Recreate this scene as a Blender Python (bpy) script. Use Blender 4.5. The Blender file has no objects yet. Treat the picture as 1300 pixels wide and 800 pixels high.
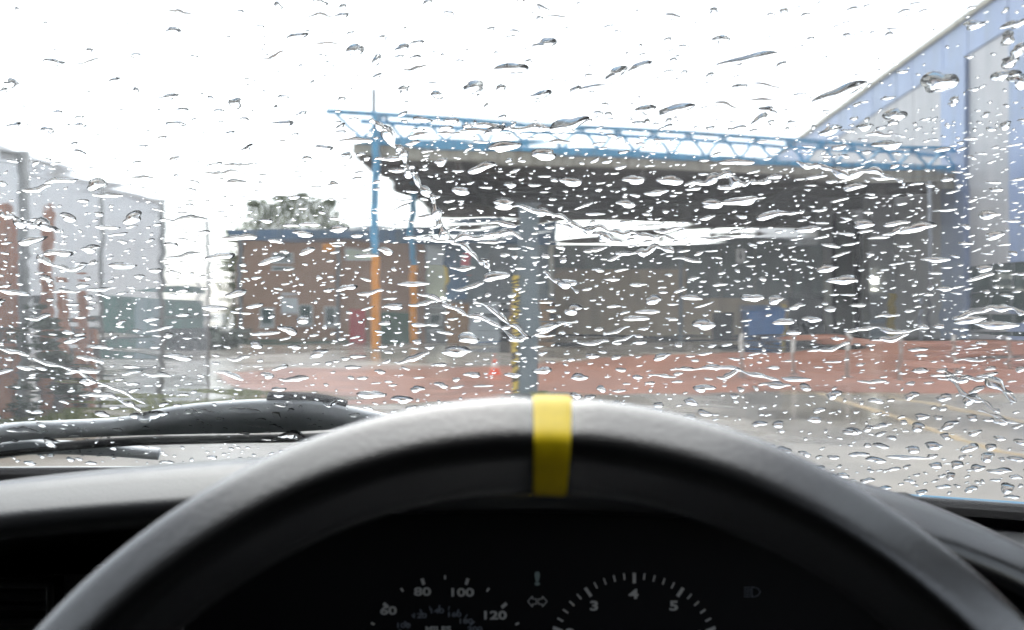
import bpy, math, random
import numpy as np
from mathutils import Vector, Matrix
R = math.radians
scene = bpy.context.scene
col = scene.collection
rnd = random.Random(7)

# ------------------------------------------------------------------ camera
CAM = Vector((0, 0, 1.7)); F = 1300.0
cam_d = bpy.data.cameras.new('camera'); cam = bpy.data.objects.new('camera', cam_d); col.objects.link(cam)
cam.location = CAM; cam.rotation_euler = (R(90), 0, 0)
cam_d.sensor_width = 36; cam_d.lens = 36; cam_d.clip_start = .02; cam_d.clip_end = 6000
cam_d.dof.use_dof = True; cam_d.dof.focus_distance = .76; cam_d.dof.aperture_fstop = 10
scene.camera = cam
# ------------------------------------------------------------------ world, sun, exposure
SUN_EL, SUN_AZ = R(64), R(-12)            # high, ahead and a little to the left, behind cloud
world = bpy.data.worlds.new('World'); scene.world = world; world.use_nodes = True
nt = world.node_tree; nt.nodes.clear()
sky = nt.nodes.new('ShaderNodeTexSky'); sky.sky_type = 'NISHITA'; sky.sun_disc = False
sky.sun_elevation = SUN_EL; sky.sun_rotation = SUN_AZ; sky.dust_density = 2; sky.air_density = 1; sky.ozone_density = 1
hs = nt.nodes.new('ShaderNodeHueSaturation'); hs.inputs['Saturation'].default_value = .32
bg = nt.nodes.new('ShaderNodeBackground'); bg.inputs['Strength'].default_value = .15
wo = nt.nodes.new('ShaderNodeOutputWorld')
nt.links.new(sky.outputs[0], hs.inputs['Color']); nt.links.new(hs.outputs[0], bg.inputs[0]); nt.links.new(bg.outputs[0], wo.inputs[0])
sun_d = bpy.data.lights.new('sun', 'SUN'); sun_d.energy = 1.5; sun_d.angle = R(70); sun_d.color = (1, .985, .965)
sun = bpy.data.objects.new('sun', sun_d); col.objects.link(sun)
sdir = Vector((math.sin(SUN_AZ) * math.cos(SUN_EL), math.cos(SUN_AZ) * math.cos(SUN_EL), math.sin(SUN_EL)))
sun.rotation_euler = sdir.to_track_quat('Z', 'Y').to_euler(); sun.location = sdir * 60
vs = scene.view_settings; vs.view_transform = 'Standard'; vs.look = 'None'; vs.gamma = 1; vs.exposure = 1.4
try: vs.use_curve_mapping = False
except Exception: pass
cy = scene.cycles
cy.max_bounces = 12; cy.diffuse_bounces = 4; cy.glossy_bounces = 4; cy.transmission_bounces = 10; cy.transparent_max_bounces = 24
cy.caustics_refractive = True; cy.caustics_reflective = False; cy.sample_clamp_indirect = 6; cy.blur_glossy = .5
cy.use_denoising = True
try: cy.denoiser = 'OPENIMAGEDENOISE'
except Exception: pass

# ------------------------------------------------------------------ materials
def lin(c):
    f = lambda v: v / 12.92 if v <= .04045 else ((v + .055) / 1.055) ** 2.4
    return tuple(f(v / 255) for v in c)
def mat(name, rgb, rough=.6, spec=.5, metal=0, var=.25, scale=3.0, detail=5, bump=0, bscale=40, stretch=(1, 1, 1), coat=0, dirt=None):
    """procedural principled material: base colour varied by noise, optional bump and dirt streak colour"""
    m = bpy.data.materials.new(name); m.use_nodes = True
    n = m.node_tree; L = n.links.new; b = n.nodes['Principled BSDF']
    b.inputs['Roughness'].default_value = rough; b.inputs['Metallic'].default_value = metal
    b.inputs['Specular IOR Level'].default_value = spec; b.inputs['Coat Weight'].default_value = coat
    tc = n.nodes.new('ShaderNodeTexCoord'); mp = n.nodes.new('ShaderNodeMapping'); mp.inputs['Scale'].default_value = stretch
    L(tc.outputs['Object'], mp.inputs[0])
    no = n.nodes.new('ShaderNodeTexNoise'); no.inputs['Scale'].default_value = scale; no.inputs['Detail'].default_value = detail
    L(mp.outputs[0], no.inputs['Vector'])
    cr = n.nodes.new('ShaderNodeValToRGB')
    lo = tuple(v * (1 - var) for v in rgb); hi = tuple(min(1, v * (1 + var)) for v in rgb)
    cr.color_ramp.elements[0].position = .3; cr.color_ramp.elements[0].color = (*lo, 1)
    cr.color_ramp.elements[1].position = .7; cr.color_ramp.elements[1].color = (*hi, 1)
    L(no.outputs['Fac'], cr.inputs[0]); out = cr.outputs[0]
    if dirt:
        n2 = n.nodes.new('ShaderNodeTexNoise'); n2.inputs['Scale'].default_value = scale * 2.3; n2.inputs['Detail'].default_value = 8
        m2 = n.nodes.new('ShaderNodeMapping'); m2.inputs['Scale'].default_value = (1, 1, .15); L(tc.outputs['Object'], m2.inputs[0]); L(m2.outputs[0], n2.inputs['Vector'])
        rp = n.nodes.new('ShaderNodeValToRGB'); rp.color_ramp.elements[0].position = .48; rp.color_ramp.elements[1].position = .72
        L(n2.outputs['Fac'], rp.inputs[0])
        mx = n.nodes.new('ShaderNodeMix'); mx.data_type = 'RGBA'; mx.inputs['B'].default_value = (*dirt, 1)
        L(rp.outputs[0], mx.inputs['Factor']); L(out, mx.inputs['A']); out = mx.outputs['Result']
    L(out, b.inputs['Base Color'])
    if bump:
        nb = n.nodes.new('ShaderNodeTexNoise'); nb.inputs['Scale'].default_value = bscale; nb.inputs['Detail'].default_value = 3
        L(mp.outputs[0], nb.inputs['Vector'])
        bu = n.nodes.new('ShaderNodeBump'); bu.inputs['Strength'].default_value = bump; bu.inputs['Distance'].default_value = .3 / bscale
        L(nb.outputs['Fac'], bu.inputs['Height']); L(bu.outputs[0], b.inputs['Normal'])
    return m
def glass_mat():
    m = bpy.data.materials.new('windscreen_glass'); m.use_nodes = True; n = m.node_tree; n.nodes.clear(); L = n.links.new
    o = n.nodes.new('ShaderNodeOutputMaterial'); tr = n.nodes.new('ShaderNodeBsdfTransparent'); tr.inputs[0].default_value = (.97, .985, .98, 1)
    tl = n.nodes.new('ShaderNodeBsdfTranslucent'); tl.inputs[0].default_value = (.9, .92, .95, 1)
    gl = n.nodes.new('ShaderNodeBsdfGlossy'); gl.inputs['Roughness'].default_value = .02
    lw = n.nodes.new('ShaderNodeLayerWeight'); lw.inputs[0].default_value = .5
    pw = n.nodes.new('ShaderNodeMath'); pw.operation = 'POWER'; pw.inputs[1].default_value = 5; L(lw.outputs['Facing'], pw.inputs[0])
    fr = n.nodes.new('ShaderNodeMapRange'); fr.inputs['To Min'].default_value = .03; fr.inputs['To Max'].default_value = 1; L(pw.outputs[0], fr.inputs[0])
    # dirty wet film scatters daylight; rain haze is also put into this veil
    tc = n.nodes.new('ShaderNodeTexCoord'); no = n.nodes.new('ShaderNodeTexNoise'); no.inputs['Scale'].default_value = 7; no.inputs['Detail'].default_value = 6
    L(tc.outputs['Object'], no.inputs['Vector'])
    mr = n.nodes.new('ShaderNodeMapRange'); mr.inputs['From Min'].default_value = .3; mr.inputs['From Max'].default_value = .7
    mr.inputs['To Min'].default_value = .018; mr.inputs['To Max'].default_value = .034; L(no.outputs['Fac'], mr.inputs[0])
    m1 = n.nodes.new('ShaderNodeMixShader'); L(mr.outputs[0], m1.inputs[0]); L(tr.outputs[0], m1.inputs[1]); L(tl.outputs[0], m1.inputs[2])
    m2 = n.nodes.new('ShaderNodeMixShader'); L(fr.outputs[0], m2.inputs[0]); L(m1.outputs[0], m2.inputs[1]); L(gl.outputs[0], m2.inputs[2])
    L(m2.outputs[0], o.inputs[0]); return m
def water_mat():
    m = bpy.data.materials.new('rain_water'); m.use_nodes = True; n = m.node_tree; n.nodes.clear()
    o = n.nodes.new('ShaderNodeOutputMaterial'); g = n.nodes.new('ShaderNodeBsdfGlass'); g.inputs['IOR'].default_value = 1.333
    g.inputs['Roughness'].default_value = 0; g.inputs['Color'].default_value = (1, 1, 1, 1)
    n.links.new(g.outputs[0], o.inputs[0]); return m
def ground_mat(name, c1, c2, puddle=.5):
    """wet concrete or tarmac: mottled colour, standing water where noise is high (smooth, mirror-like)"""
    m = bpy.data.materials.new(name); m.use_nodes = True; n = m.node_tree; L = n.links.new; b = n.nodes['Principled BSDF']
    tc = n.nodes.new('ShaderNodeTexCoord')
    def noise(s, d, st=(1, 1, 1)):
        mp = n.nodes.new('ShaderNodeMapping'); mp.inputs['Scale'].default_value = st; L(tc.outputs['Object'], mp.inputs[0])
        x = n.nodes.new('ShaderNodeTexNoise'); x.inputs['Scale'].default_value = s; x.inputs['Detail'].default_value = d; L(mp.outputs[0], x.inputs['Vector']); return x.outputs['Fac']
    a = n.nodes.new('ShaderNodeValToRGB'); a.color_ramp.elements[0].position = .35; a.color_ramp.elements[1].position = .65
    a.color_ramp.elements[0].color = (*c1, 1); a.color_ramp.elements[1].color = (*c2, 1); L(noise(.35, 9), a.inputs[0]); L(a.outputs[0], b.inputs['Base Color'])
    r = n.nodes.new('ShaderNodeMapRange'); r.inputs['From Min'].default_value = .35; r.inputs['From Max'].default_value = .65
    r.inputs['To Min'].default_value = .38; r.inputs['To Max'].default_value = .38 - .3 * puddle; L(noise(.22, 5, (1, .6, 1)), r.inputs[0]); L(r.outputs[0], b.inputs['Roughness'])
    bu = n.nodes.new('ShaderNodeBump'); bu.inputs['Strength'].default_value = .12; bu.inputs['Distance'].default_value = .02
    L(noise(9, 4), bu.inputs['Height']); L(bu.outputs[0], b.inputs['Normal'])
    b.inputs['Specular IOR Level'].default_value = .5
    return m
def brick_mat():
    m = bpy.data.materials.new('brown_brick'); m.use_nodes = True; n = m.node_tree; L = n.links.new; b = n.nodes['Principled BSDF']
    tc = n.nodes.new('ShaderNodeTexCoord'); mp = n.nodes.new('ShaderNodeMapping'); mp.inputs['Rotation'].default_value = (R(90), 0, 0)
    L(tc.outputs['Object'], mp.inputs[0]); br = n.nodes.new('ShaderNodeTexBrick'); br.inputs['Scale'].default_value = 1
    br.inputs['Brick Width'].default_value = .23; br.inputs['Row Height'].default_value = .075; br.inputs['Mortar Size'].default_value = .008
    br.inputs['Color1'].default_value = (*lin((168, 124, 100)), 1); br.inputs['Color2'].default_value = (*lin((148, 108, 88)), 1); br.inputs['Mortar'].default_value = (*lin((150, 138, 126)), 1)
    L(mp.outputs[0], br.inputs['Vector'])
    no = n.nodes.new('ShaderNodeTexNoise'); no.inputs['Scale'].default_value = .8; no.inputs['Detail'].default_value = 6; L(tc.outputs['Object'], no.inputs['Vector'])
    mx = n.nodes.new('ShaderNodeMix'); mx.data_type = 'RGBA'; mx.inputs['B'].default_value = (*lin((138, 114, 94)), 1); L(no.outputs['Fac'], mx.inputs['Factor']); L(br.outputs[0], mx.inputs['A'])
    L(mx.outputs['Result'], b.inputs['Base Color']); b.inputs['Roughness'].default_value = .8; return m
def leaf_mat(name, a, c):
    m = bpy.data.materials.new(name); m.use_nodes = True; n = m.node_tree; L = n.links.new; b = n.nodes['Principled BSDF']
    g = n.nodes.new('ShaderNodeNewGeometry'); cr = n.nodes.new('ShaderNodeValToRGB')
    cr.color_ramp.elements[0].color = (*a, 1); cr.color_ramp.elements[1].color = (*c, 1); L(g.outputs['Random Per Island'], cr.inputs[0]); L(cr.outputs[0], b.inputs['Base Color'])
    b.inputs['Roughness'].default_value = .5; return m
def lamp_mat():
    m = bpy.data.materials.new('lit_lamp'); m.use_nodes = True; b = m.node_tree.nodes['Principled BSDF']
    b.inputs['Emission Color'].default_value = (1, .98, .88, 1); b.inputs['Emission Strength'].default_value = 6; return m
M = {}
M['glass'] = glass_mat(); M['water'] = water_mat(); M['lamp'] = lamp_mat(); M['brick'] = brick_mat()
M['concrete'] = ground_mat('wet_concrete', lin((86, 80, 73)), lin((130, 122, 110)), 1.0)
M['red'] = ground_mat('wet_red_tarmac', lin((96, 50, 26)), lin((126, 72, 42)), .4)
M['red'].node_tree.nodes['Principled BSDF'].inputs['Specular IOR Level'].default_value = .2
M['yellowline'] = mat('worn_yellow_paint', lin((150, 124, 74)), .45, var=.35, scale=2.5, spec=.4, dirt=lin((104, 96, 84)))
M['blue'] = mat('sky_blue_paint', lin((88, 164, 204)), .45, var=.15, scale=1.5, dirt=lin((90, 120, 140)))
M['bluedark'] = mat('slate_blue_fascia', lin((74, 104, 132)), .5, var=.12, scale=.8, dirt=lin((84, 100, 112)))
M['paleblue'] = mat('pale_blue_cladding', lin((140, 158, 190)), .45, var=.08, scale=.5, dirt=lin((134, 150, 170)))
M['palegrey'] = mat('pale_grey_cladding', lin((180, 181, 184)), .5, var=.07, scale=.5, dirt=lin((162, 166, 170)))
M['cream'] = mat('cream_fascia', lin((170, 168, 154)), .6, var=.1, scale=1.5, dirt=lin((128, 124, 110)))
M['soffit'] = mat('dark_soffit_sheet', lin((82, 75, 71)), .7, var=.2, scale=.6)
M['steel'] = mat('grey_steel', lin((110, 118, 122)), .5, var=.15, scale=4, dirt=lin((92, 92, 88)))
M['bluegrey'] = mat('blue_grey_steel', lin((106, 118, 124)), .55, var=.12, scale=2, dirt=lin((100, 108, 106)))
M['orange'] = mat('yellow_orange_paint', lin((222, 140, 28)), .5, var=.15, scale=3)
M['yellow'] = mat('hazard_yellow', lin((222, 190, 70)), .5, var=.2, scale=6)
M['black'] = mat('black_paint', lin((38, 38, 40)), .6, var=.2)
M['rear'] = mat('olive_brown_render', lin((150, 134, 112)), .75, var=.12, scale=.5, dirt=lin((124, 113, 98)))
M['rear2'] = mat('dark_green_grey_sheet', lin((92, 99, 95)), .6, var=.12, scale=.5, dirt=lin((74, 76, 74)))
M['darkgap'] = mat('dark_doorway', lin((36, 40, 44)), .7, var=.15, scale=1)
M['pier'] = mat('grey_concrete_pier', lin((118, 120, 118)), .75, var=.15, scale=1)
M['pale'] = mat('pale_panel', lin((182, 188, 190)), .5, var=.08, scale=2)
M['palegreen'] = mat('pale_green_window', lin((178, 184, 164)), .4, var=.1, scale=2)
M['tan'] = mat('tan_board', lin((158, 124, 92)), .65, var=.15, scale=1.2)
M['redpaint'] = mat('faded_red_paint', lin((176, 70, 72)), .5, var=.15, scale=2)
M['pink'] = mat('faded_pink_sign', lin((208, 106, 116)), .5, var=.15, scale=3)
M['greenpaint'] = mat('dark_green_paint', lin((60, 90, 74)), .5, var=.15, scale=2)
M['bluepaint'] = mat('deep_blue_paint', lin((52, 112, 172)), .5, var=.15, scale=2)
M['teal'] = mat('teal_container_paint', lin((66, 126, 114)), .5, var=.15, scale=1.2, dirt=lin((70, 92, 90)))
M['tealpale'] = mat('pale_teal_door', lin((150, 172, 176)), .5, var=.1, scale=1.2)
M['windowglass'] = mat('dark_window_glass', lin((70, 84, 84)), .12, var=.2, scale=1)
M['frame'] = mat('white_window_frame', lin((176, 178, 176)), .5, var=.06)
M['timber'] = mat('weathered_rust_brown_timber', lin((164, 102, 58)), .75, var=.35, scale=2.5, stretch=(4, 4, .4))
M['galv'] = mat('galvanised_steel', lin((160, 164, 170)), .5, metal=.3, var=.15, scale=8)
M['galvdark'] = mat('dull_galvanised_post', lin((126, 128, 128)), .6, var=.2, scale=6)
M['whitepaint'] = mat('white_post_paint', lin((172, 168, 160)), .5, var=.12, scale=8)
M['leaf'] = leaf_mat('tree_leaves', lin((58, 76, 40)), lin((118, 130, 78)))
M['leafdark'] = leaf_mat('dark_bush_leaves', lin((34, 50, 44)), lin((70, 86, 74)))
M['grass'] = leaf_mat('verge_grass', lin((78, 96, 50)), lin((140, 146, 92)))
M['bark'] = mat('bark', lin((84, 70, 58)), .85, var=.3, scale=5)
M['conered'] = mat('cone_orange_red', lin((226, 84, 42)), .45, var=.08)
M['conewhite'] = mat('cone_white_sleeve', lin((220, 220, 214)), .4, var=.05)
# car
M['leather'] = mat('black_leather', (.010, .010, .011), .26, spec=1.0, var=.2, scale=60, bump=.5, bscale=750)
_b = M['leather'].node_tree.nodes['Principled BSDF']; _b.inputs['Coat Weight'].default_value = .6; _b.inputs['Coat Roughness'].default_value = .22
M['stripe'] = mat('yellow_stitched_marker', lin((246, 214, 16)), .4, var=.06, scale=200, bump=.25, bscale=1200)
M['dash'] = mat('black_grained_plastic', (.016, .0165, .018), .28, spec=1.0, var=.2, scale=40, bump=.3, bscale=800)
M['dashflat'] = mat('black_dash_top', (.03, .031, .033), .3, spec=1.0, var=.2, scale=40, bump=.2, bscale=900)
M['rubber'] = mat('black_rubber', (.008, .008, .009), .7, spec=.15, var=.2)
M['wiper'] = mat('haze_lightened_wiper', (.5, .52, .54), .5, var=.25, scale=30, bump=.15, bscale=200)  # base lightened: haze over the dark underside is put into the colour
M['dialface'] = mat('dial_face', (.006, .006, .008), .6, var=.1, spec=.2)
M['print'] = mat('dial_print_white', (.50, .50, .50), .7, var=.05)
M['printdim'] = mat('dial_print_blue_grey', (.16, .18, .22), .7, var=.05)
M['printgreen'] = mat('dial_print_green_grey', (.22, .28, .28), .7, var=.05)
M['headliner'] = mat('near_black_cabin_lining', (.03, .03, .03), .9, var=.1, scale=30)  # unseen lining, darkened to cut light bounced onto wheel and dash
M['bodyblue'] = mat('dark_blue_body_paint', lin((18, 40, 66)), .3, coat=1, var=.05)

M['yellowold'] = mat('dull_yellow_paint', lin((150, 130, 62)), .6, var=.2, scale=3, dirt=lin((110, 100, 70)))
M['shedwhite'] = mat('white_shed_cladding', lin((248, 249, 252)), .5, var=.02, scale=.4, dirt=lin((236, 240, 245)))
M['scuttle'] = mat('scuttle_sky_sheen', lin((96, 146, 178)), .6, spec=.2, var=.05)  # sky reflection on the dark body paint, put into a pale base colour

# ------------------------------------------------------------------ mesh helpers
class MB:
    def __init__(s): s.v = []; s.f = []
    def add(s, vs, fs):
        o = len(s.v); s.v += [tuple(v) for v in vs]; s.f += [tuple(i + o for i in f) for f in fs]; return s
    def box(s, lo, hi):
        x0, y0, z0 = lo; x1, y1, z1 = hi
        return s.add([(x0,y0,z0),(x1,y0,z0),(x1,y1,z0),(x0,y1,z0),(x0,y0,z1),(x1,y0,z1),(x1,y1,z1),(x0,y1,z1)],
                     [(0,3,2,1),(4,5,6,7),(0,1,5,4),(1,2,6,5),(2,3,7,6),(3,0,4,7)])
    def obox(s, o, a, b, c):
        """box from corner o along three vectors"""
        o, a, b, c = map(Vector, (o, a, b, c)); P = [o, o+a, o+a+b, o+b]; P += [p + c for p in P]
        fs = [(0,3,2,1),(4,5,6,7),(0,1,5,4),(1,2,6,5),(2,3,7,6),(3,0,4,7)]
        if a.cross(b).dot(c) < 0: fs = [f[::-1] for f in fs]
        return s.add(P, fs)
    def beam(s, p, q, w, h, up=(0, 0, 1)):
        p, q = Vector(p), Vector(q); d = (q - p); n = d.normalized(); u = Vector(up)
        if abs(n.dot(u)) > .98: u = Vector((1, 0, 0))
        sd = n.cross(u).normalized(); u = sd.cross(n)
        return s.obox(p - sd * w / 2 - u * h / 2, sd * w, d, u * h)
    def tube(s, pts, rad, n=10, caps=True):
        pts = [Vector(p) for p in pts]; rs = rad if isinstance(rad, (list, tuple)) else [rad] * len(pts)
        o = len(s.v); prev = None
        for i, p in enumerate(pts):
            d = (pts[min(i + 1, len(pts) - 1)] - pts[max(i - 1, 0)]).normalized()
            if prev is None:
                a = d.orthogonal().normalized()
            else:
                a = (prev - d * prev.dot(d)).normalized()
            prev = a; b = d.cross(a)
            for k in range(n):
                t = 2 * math.pi * k / n; s.v.append(tuple(p + (a * math.cos(t) + b * math.sin(t)) * rs[i]))
        for i in range(len(pts) - 1):
            for k in range(n):
                s.f.append((o+i*n+k, o+i*n+(k+1) % n, o+(i+1)*n+(k+1) % n, o+(i+1)*n+k))
        if caps:
            s.f.append(tuple(o + k for k in range(n))[::-1]); e = o + (len(pts) - 1) * n; s.f.append(tuple(e + k for k in range(n)))
        return s
    def lathe(s, prof, c=(0, 0, 0), n=20):
        o = len(s.v)
        for r, z in prof:
            for k in range(n):
                t = 2 * math.pi * k / n; s.v.append((c[0] + r * math.cos(t), c[1] + r * math.sin(t), c[2] + z))
        for i in range(len(prof) - 1):
            for k in range(n): s.f.append((o+i*n+k, o+i*n+(k+1) % n, o+(i+1)*n+(k+1) % n, o+(i+1)*n+k))
        s.f.append(tuple(o + k for k in range(n))[::-1]); e = o + (len(prof) - 1) * n; s.f.append(tuple(e + k for k in range(n)))
        return s
    def grid(s, rows, close=False):
        """rows: list of equally long point lists"""
        o = len(s.v); n = len(rows[0])
        for r in rows: s.v += [tuple(p) for p in r]
        for i in range(len(rows) - 1):
            for k in range(n - (0 if close else 1)):
                s.f.append((o+i*n+k, o+i*n+(k+1) % n, o+(i+1)*n+(k+1) % n, o+(i+1)*n+k))
        return s
    def mesh(s, name, m, smooth=False):
        me = bpy.data.meshes.new(name); me.from_pydata(s.v, [], s.f); me.update()
        if m is not None: me.materials.append(M[m] if isinstance(m, str) else m)
        if smooth: me.polygons.foreach_set('use_smooth', [True] * len(me.polygons))
        return me
    def build(s, name, m, parent=None, smooth=False, bevel=0):
        o = bpy.data.objects.new(name, s.mesh(name, m, smooth)); col.objects.link(o)
        if parent is not None:
            o.parent = parent; o.matrix_parent_inverse = Matrix.Translation(-Vector(parent['base'])) if 'base' in parent.keys() else Matrix()
        if bevel:
            b = o.modifiers.new('bevel', 'BEVEL'); b.width = bevel; b.segments = 2; b.limit_method = 'ANGLE'
        return o
def tag(o, label, cat, group=None, kind=None):
    o['label'] = label
    if cat: o['category'] = cat
    if group: o['group'] = group
    if kind: o['kind'] = kind
    return o
def thing(name, label, cat, base=(0, 0, 0), group=None):
    o = bpy.data.objects.new(name, None); col.objects.link(o); o.location = base; o['base'] = [float(v) for v in base]
    o.empty_display_size = .2
    return tag(o, label, cat, group)
def px(x, y, d):            # photo pixel at depth d -> point
    return Vector(((x - 650) / F * d, d, CAM.z - (y - 400) / F * d))
def gp(x, y):               # photo pixel on the ground
    d = F * CAM.z / (y - 400); return Vector(((x - 650) / F * d, d, 0))
DV = Vector((.042, 1, 0)).normalized()      # the yard's depth direction
DX = Vector((DV.y, -DV.x, 0))

# ================================================================== SETTING
g = MB().add([(-900, -200, 0), (900, -200, 0), (900, 2500, 0), (-900, 2500, 0)], [(0, 1, 2, 3)]).build('ground', 'concrete'); g['kind'] = 'structure'; g['label'] = 'wet grey concrete yard reflecting the white sky'
poly = [gp(*p) for p in [(270, 474), (400, 470), (640, 466), (690, 461), (830, 455), (1050, 441), (1300, 438)]] + [Vector((34, 58, 0)), Vector((40, 24, 0))] + \
       [gp(*p) for p in [(1300, 500), (1000, 494), (690, 499), (640, 507), (420, 511), (330, 505)]]
r = MB().add([(p.x, p.y, .004) for p in poly], [tuple(range(len(poly)))[::-1]]).build('red_tarmac_road', 'red'); r['kind'] = 'structure'; r['label'] = 'strip of wet brick-red tarmac across the yard'
def line(name, a, b, w, label):
    a, b = gp(*a), gp(*b); n = Vector((-(b - a).y, (b - a).x, 0)).normalized() * w / 2; N = 14; pts = []
    m = MB()
    for i in range(N + 1):
        p = a + (b - a) * i / N; k = 1 + rnd.uniform(-.12, .12); pts.append([(p + n * k)[:2] + (.009,), (p - n * k)[:2] + (.009,)])
    m.grid(pts); o = m.build(name, 'yellowline'); o['kind'] = 'structure'; o['label'] = label
line('road_marking', (1035, 497), (1310, 588), .14, 'worn yellow line running towards the car on the concrete')
line('road_marking', (1130, 503), (1330, 543), .14, 'worn yellow line further out by the red tarmac')
line('road_marking', (990, 497), (1150, 499), .16, 'worn yellow line along the edge of the red tarmac')

# ------------------------------------------------------------------ loading canopy
A = Vector((-8.7, 48, 0)); B = Vector((25.6, 59, 0)); AB = (B - A).normalized(); LEN = (B - A).length; DEP = 36
cz = 9.35
t = thing('loading_canopy', 'large flat loading canopy with blue lattice truss and cream edge on blue posts', 'canopy', tuple(A))
A1 = A + AB * 1.3
up = Vector((0, 0, 1))
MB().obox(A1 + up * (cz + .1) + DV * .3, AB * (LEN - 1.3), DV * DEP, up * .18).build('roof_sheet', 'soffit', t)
MB().obox(A1 + up * (cz - .12), AB * (LEN - 1.3), DV * .28, up * .62).build('fascia', 'cream', t, bevel=.03)
MB().obox(A1 + up * (cz - .1) + DV * (DEP + .31), AB * (LEN - 1.3), DV * .2, up * .4).build('rear_fascia', 'cream', t)
MB().obox(A1 + up * (cz - .08) - AB * .12 + DV * .3, AB * .1, DV * DEP, up * .5).build('side_fascia', 'cream', t)
for i in range(1, 9):
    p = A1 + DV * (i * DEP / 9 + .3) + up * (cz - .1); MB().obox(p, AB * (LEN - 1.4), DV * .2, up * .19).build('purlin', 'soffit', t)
for i in range(1, 7):
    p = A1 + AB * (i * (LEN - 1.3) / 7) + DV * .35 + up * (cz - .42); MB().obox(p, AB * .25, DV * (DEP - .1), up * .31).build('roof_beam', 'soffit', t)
def ap(s, z, dy=0): return A + AB * s + DV * dy + up * z
tz0, tz1 = cz + .62, 11.25
MB().beam(ap(0, tz1), ap(LEN, tz1), .2, .22).build('top_chord', 'blue', t)
MB().beam(ap(1.35, tz0), ap(LEN, tz0), .3, .36).build('bottom_chord', 'blue', t)
MB().beam(ap(1.3, tz1 - .1, 1.5), ap(LEN, tz1 - .1, 1.5), .2, .2).build('rear_chord', 'blue', t)
nb = 17; L0 = 1.7; bay = (LEN - L0) / nb
MB().beam(ap(.45, tz1 - .12), ap(L0 - .05, tz0 + .1), .12, .13).build('brace', 'blue', t)
for i in range(nb):
    a0, a1, a2 = L0 + i * bay, L0 + (i + .5) * bay, L0 + (i + 1) * bay
    MB().beam(ap(a0 + .05, tz0 + .15), ap(a1 - .06, tz1 - .12), .12, .13).build('brace', 'blue', t)
    MB().beam(ap(a1 + .06, tz1 - .12), ap(a2 - .05, tz0 + .15), .12, .13).build('brace', 'blue', t)
    if i % 2 == 0: MB().beam(ap(a1, tz1 + .02, .1), ap(a1, tz1 - .1, 1.4), .09, .09).build('tie', 'blue', t)
def post(x, d, zc, top, w, t):
    c = Vector(((x - 650) / F * d, d, 0))
    o = MB().box((c.x - w/2, c.y - w/2, zc + .002), (c.x + w/2, c.y + w/2, top)).build('column', 'blue', t, bevel=.03)
    k = w * .58
    MB().box((c.x - k, c.y - k, 0), (c.x + k, c.y + k, zc)).build('column_guard', 'orange', t, bevel=.03)
    MB().box((c.x - w, c.y - w, 0), (c.x + w, c.y + w, .06)).build('base_plate', 'steel', t)
post(477, 48.5, 4.75, 11.3, .32, t)
post(525, 59.5, 4.1, cz - .3, .34, t)
MB().add([ap(2.2, tz0 + .2, -.08), ap(3.3, tz0 + .2, -.08), ap(2.3, tz1 - .1, -.08), ap(2.2, tz0 + .2, -.02), ap(3.3, tz0 + .2, -.02), ap(2.3, tz1 - .1, -.02)],
         [(0, 1, 2), (5, 4, 3), (0, 3, 4, 1), (1, 4, 5, 2), (2, 5, 3, 0)]).build('gusset', 'blue', t)
MB().obox(ap(2.15, cz + .5, -.02), AB * .16, DV * .16, up * 2.6).build('truss_post', 'steel', t)

# ------------------------------------------------------------------ brick building with blue fascia
def rect(parent, name, m, x0, y0, x1, y1, d, th=.08, out=.0, bevel=0):
    a, b = px(x0, y1, d), px(x1, y0, d)
    return MB().box((a.x, d - out - th, a.z), (b.x, d - out, b.z)).build(name, m, parent, bevel=bevel)
def window(parent, x0, y0, x1, y1, d, pane='windowglass', fr='frame'):
    a, b = px(x0, y1, d), px(x1, y0, d); w = .09
    m = MB().box((a.x, d-.1, a.z), (b.x, d-.002, a.z+w)).box((a.x, d-.1, b.z-w), (b.x, d-.002, b.z)).box((a.x, d-.1, a.z+w), (a.x+w, d-.002, b.z-w)).box((b.x-w, d-.1, a.z+w), (b.x, d-.002, b.z-w))
    f = m.build('window', fr, parent)
    MB().box((a.x + w, d - .05, a.z + w), (b.x - w, d - .003, b.z - w)).build('pane', pane, f)
    MB().box((a.x - .06, d - .16, a.z - .08), (b.x + .06, d - .002, a.z - .002)).build('sill', fr, f)
    return f
D1 = 62.5
t = thing('brick_building', 'brown brick office building with a slate blue roof fascia and dark windows', 'building', (px(430, 400, D1).x, D1, 0))
xl, xm = px(300, 0, D1).x, px(541, 0, D1).x; top = px(0, 303, D1).z
MB().box((xl, D1, 0), (xm, D1 + 16, top)).build('wall', 'brick', t)
MB().box((xl - .4, D1 - .35, top + .002), (xm + .1, D1 + 16.2, top + .62)).build('roof_fascia', 'bluedark', t)
MB().box((xl + .3, D1 + .2, top + .622), (xm - .2, D1 + 15.8, top + .75)).build('roof', 'steel', t)
rect(t, 'sign', 'orange', 410, 308, 424, 319, D1, .12)
window(t, 438, 312, 477, 331, D1, 'palegreen')
rect(t, 'notice_board', 'pale', 357, 374, 378, 398, D1, .06)
window(t, 379, 386, 397, 412, D1); window(t, 412, 389, 427, 414, D1); window(t, 330, 390, 348, 412, D1); window(t, 345, 322, 372, 338, D1)
d = rect(t, 'door', 'redpaint', 444, 392, 464, 437, D1, .1, bevel=.02); rect(d, 'door_panel', 'redpaint', 447, 396, 461, 412, D1 - .12, .04); d['label'] = 'faded red door'
d = rect(t, 'roller_door', 'greenpaint', 484, 394, 524, 437.5, D1, .08); d['label'] = 'dark green roller door'
for k in range(6): rect(d, 'slat', 'greenpaint', 484.6, 395.5 + k * 7, 523.4, 401 + k * 7, D1 - .1, .03)
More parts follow.
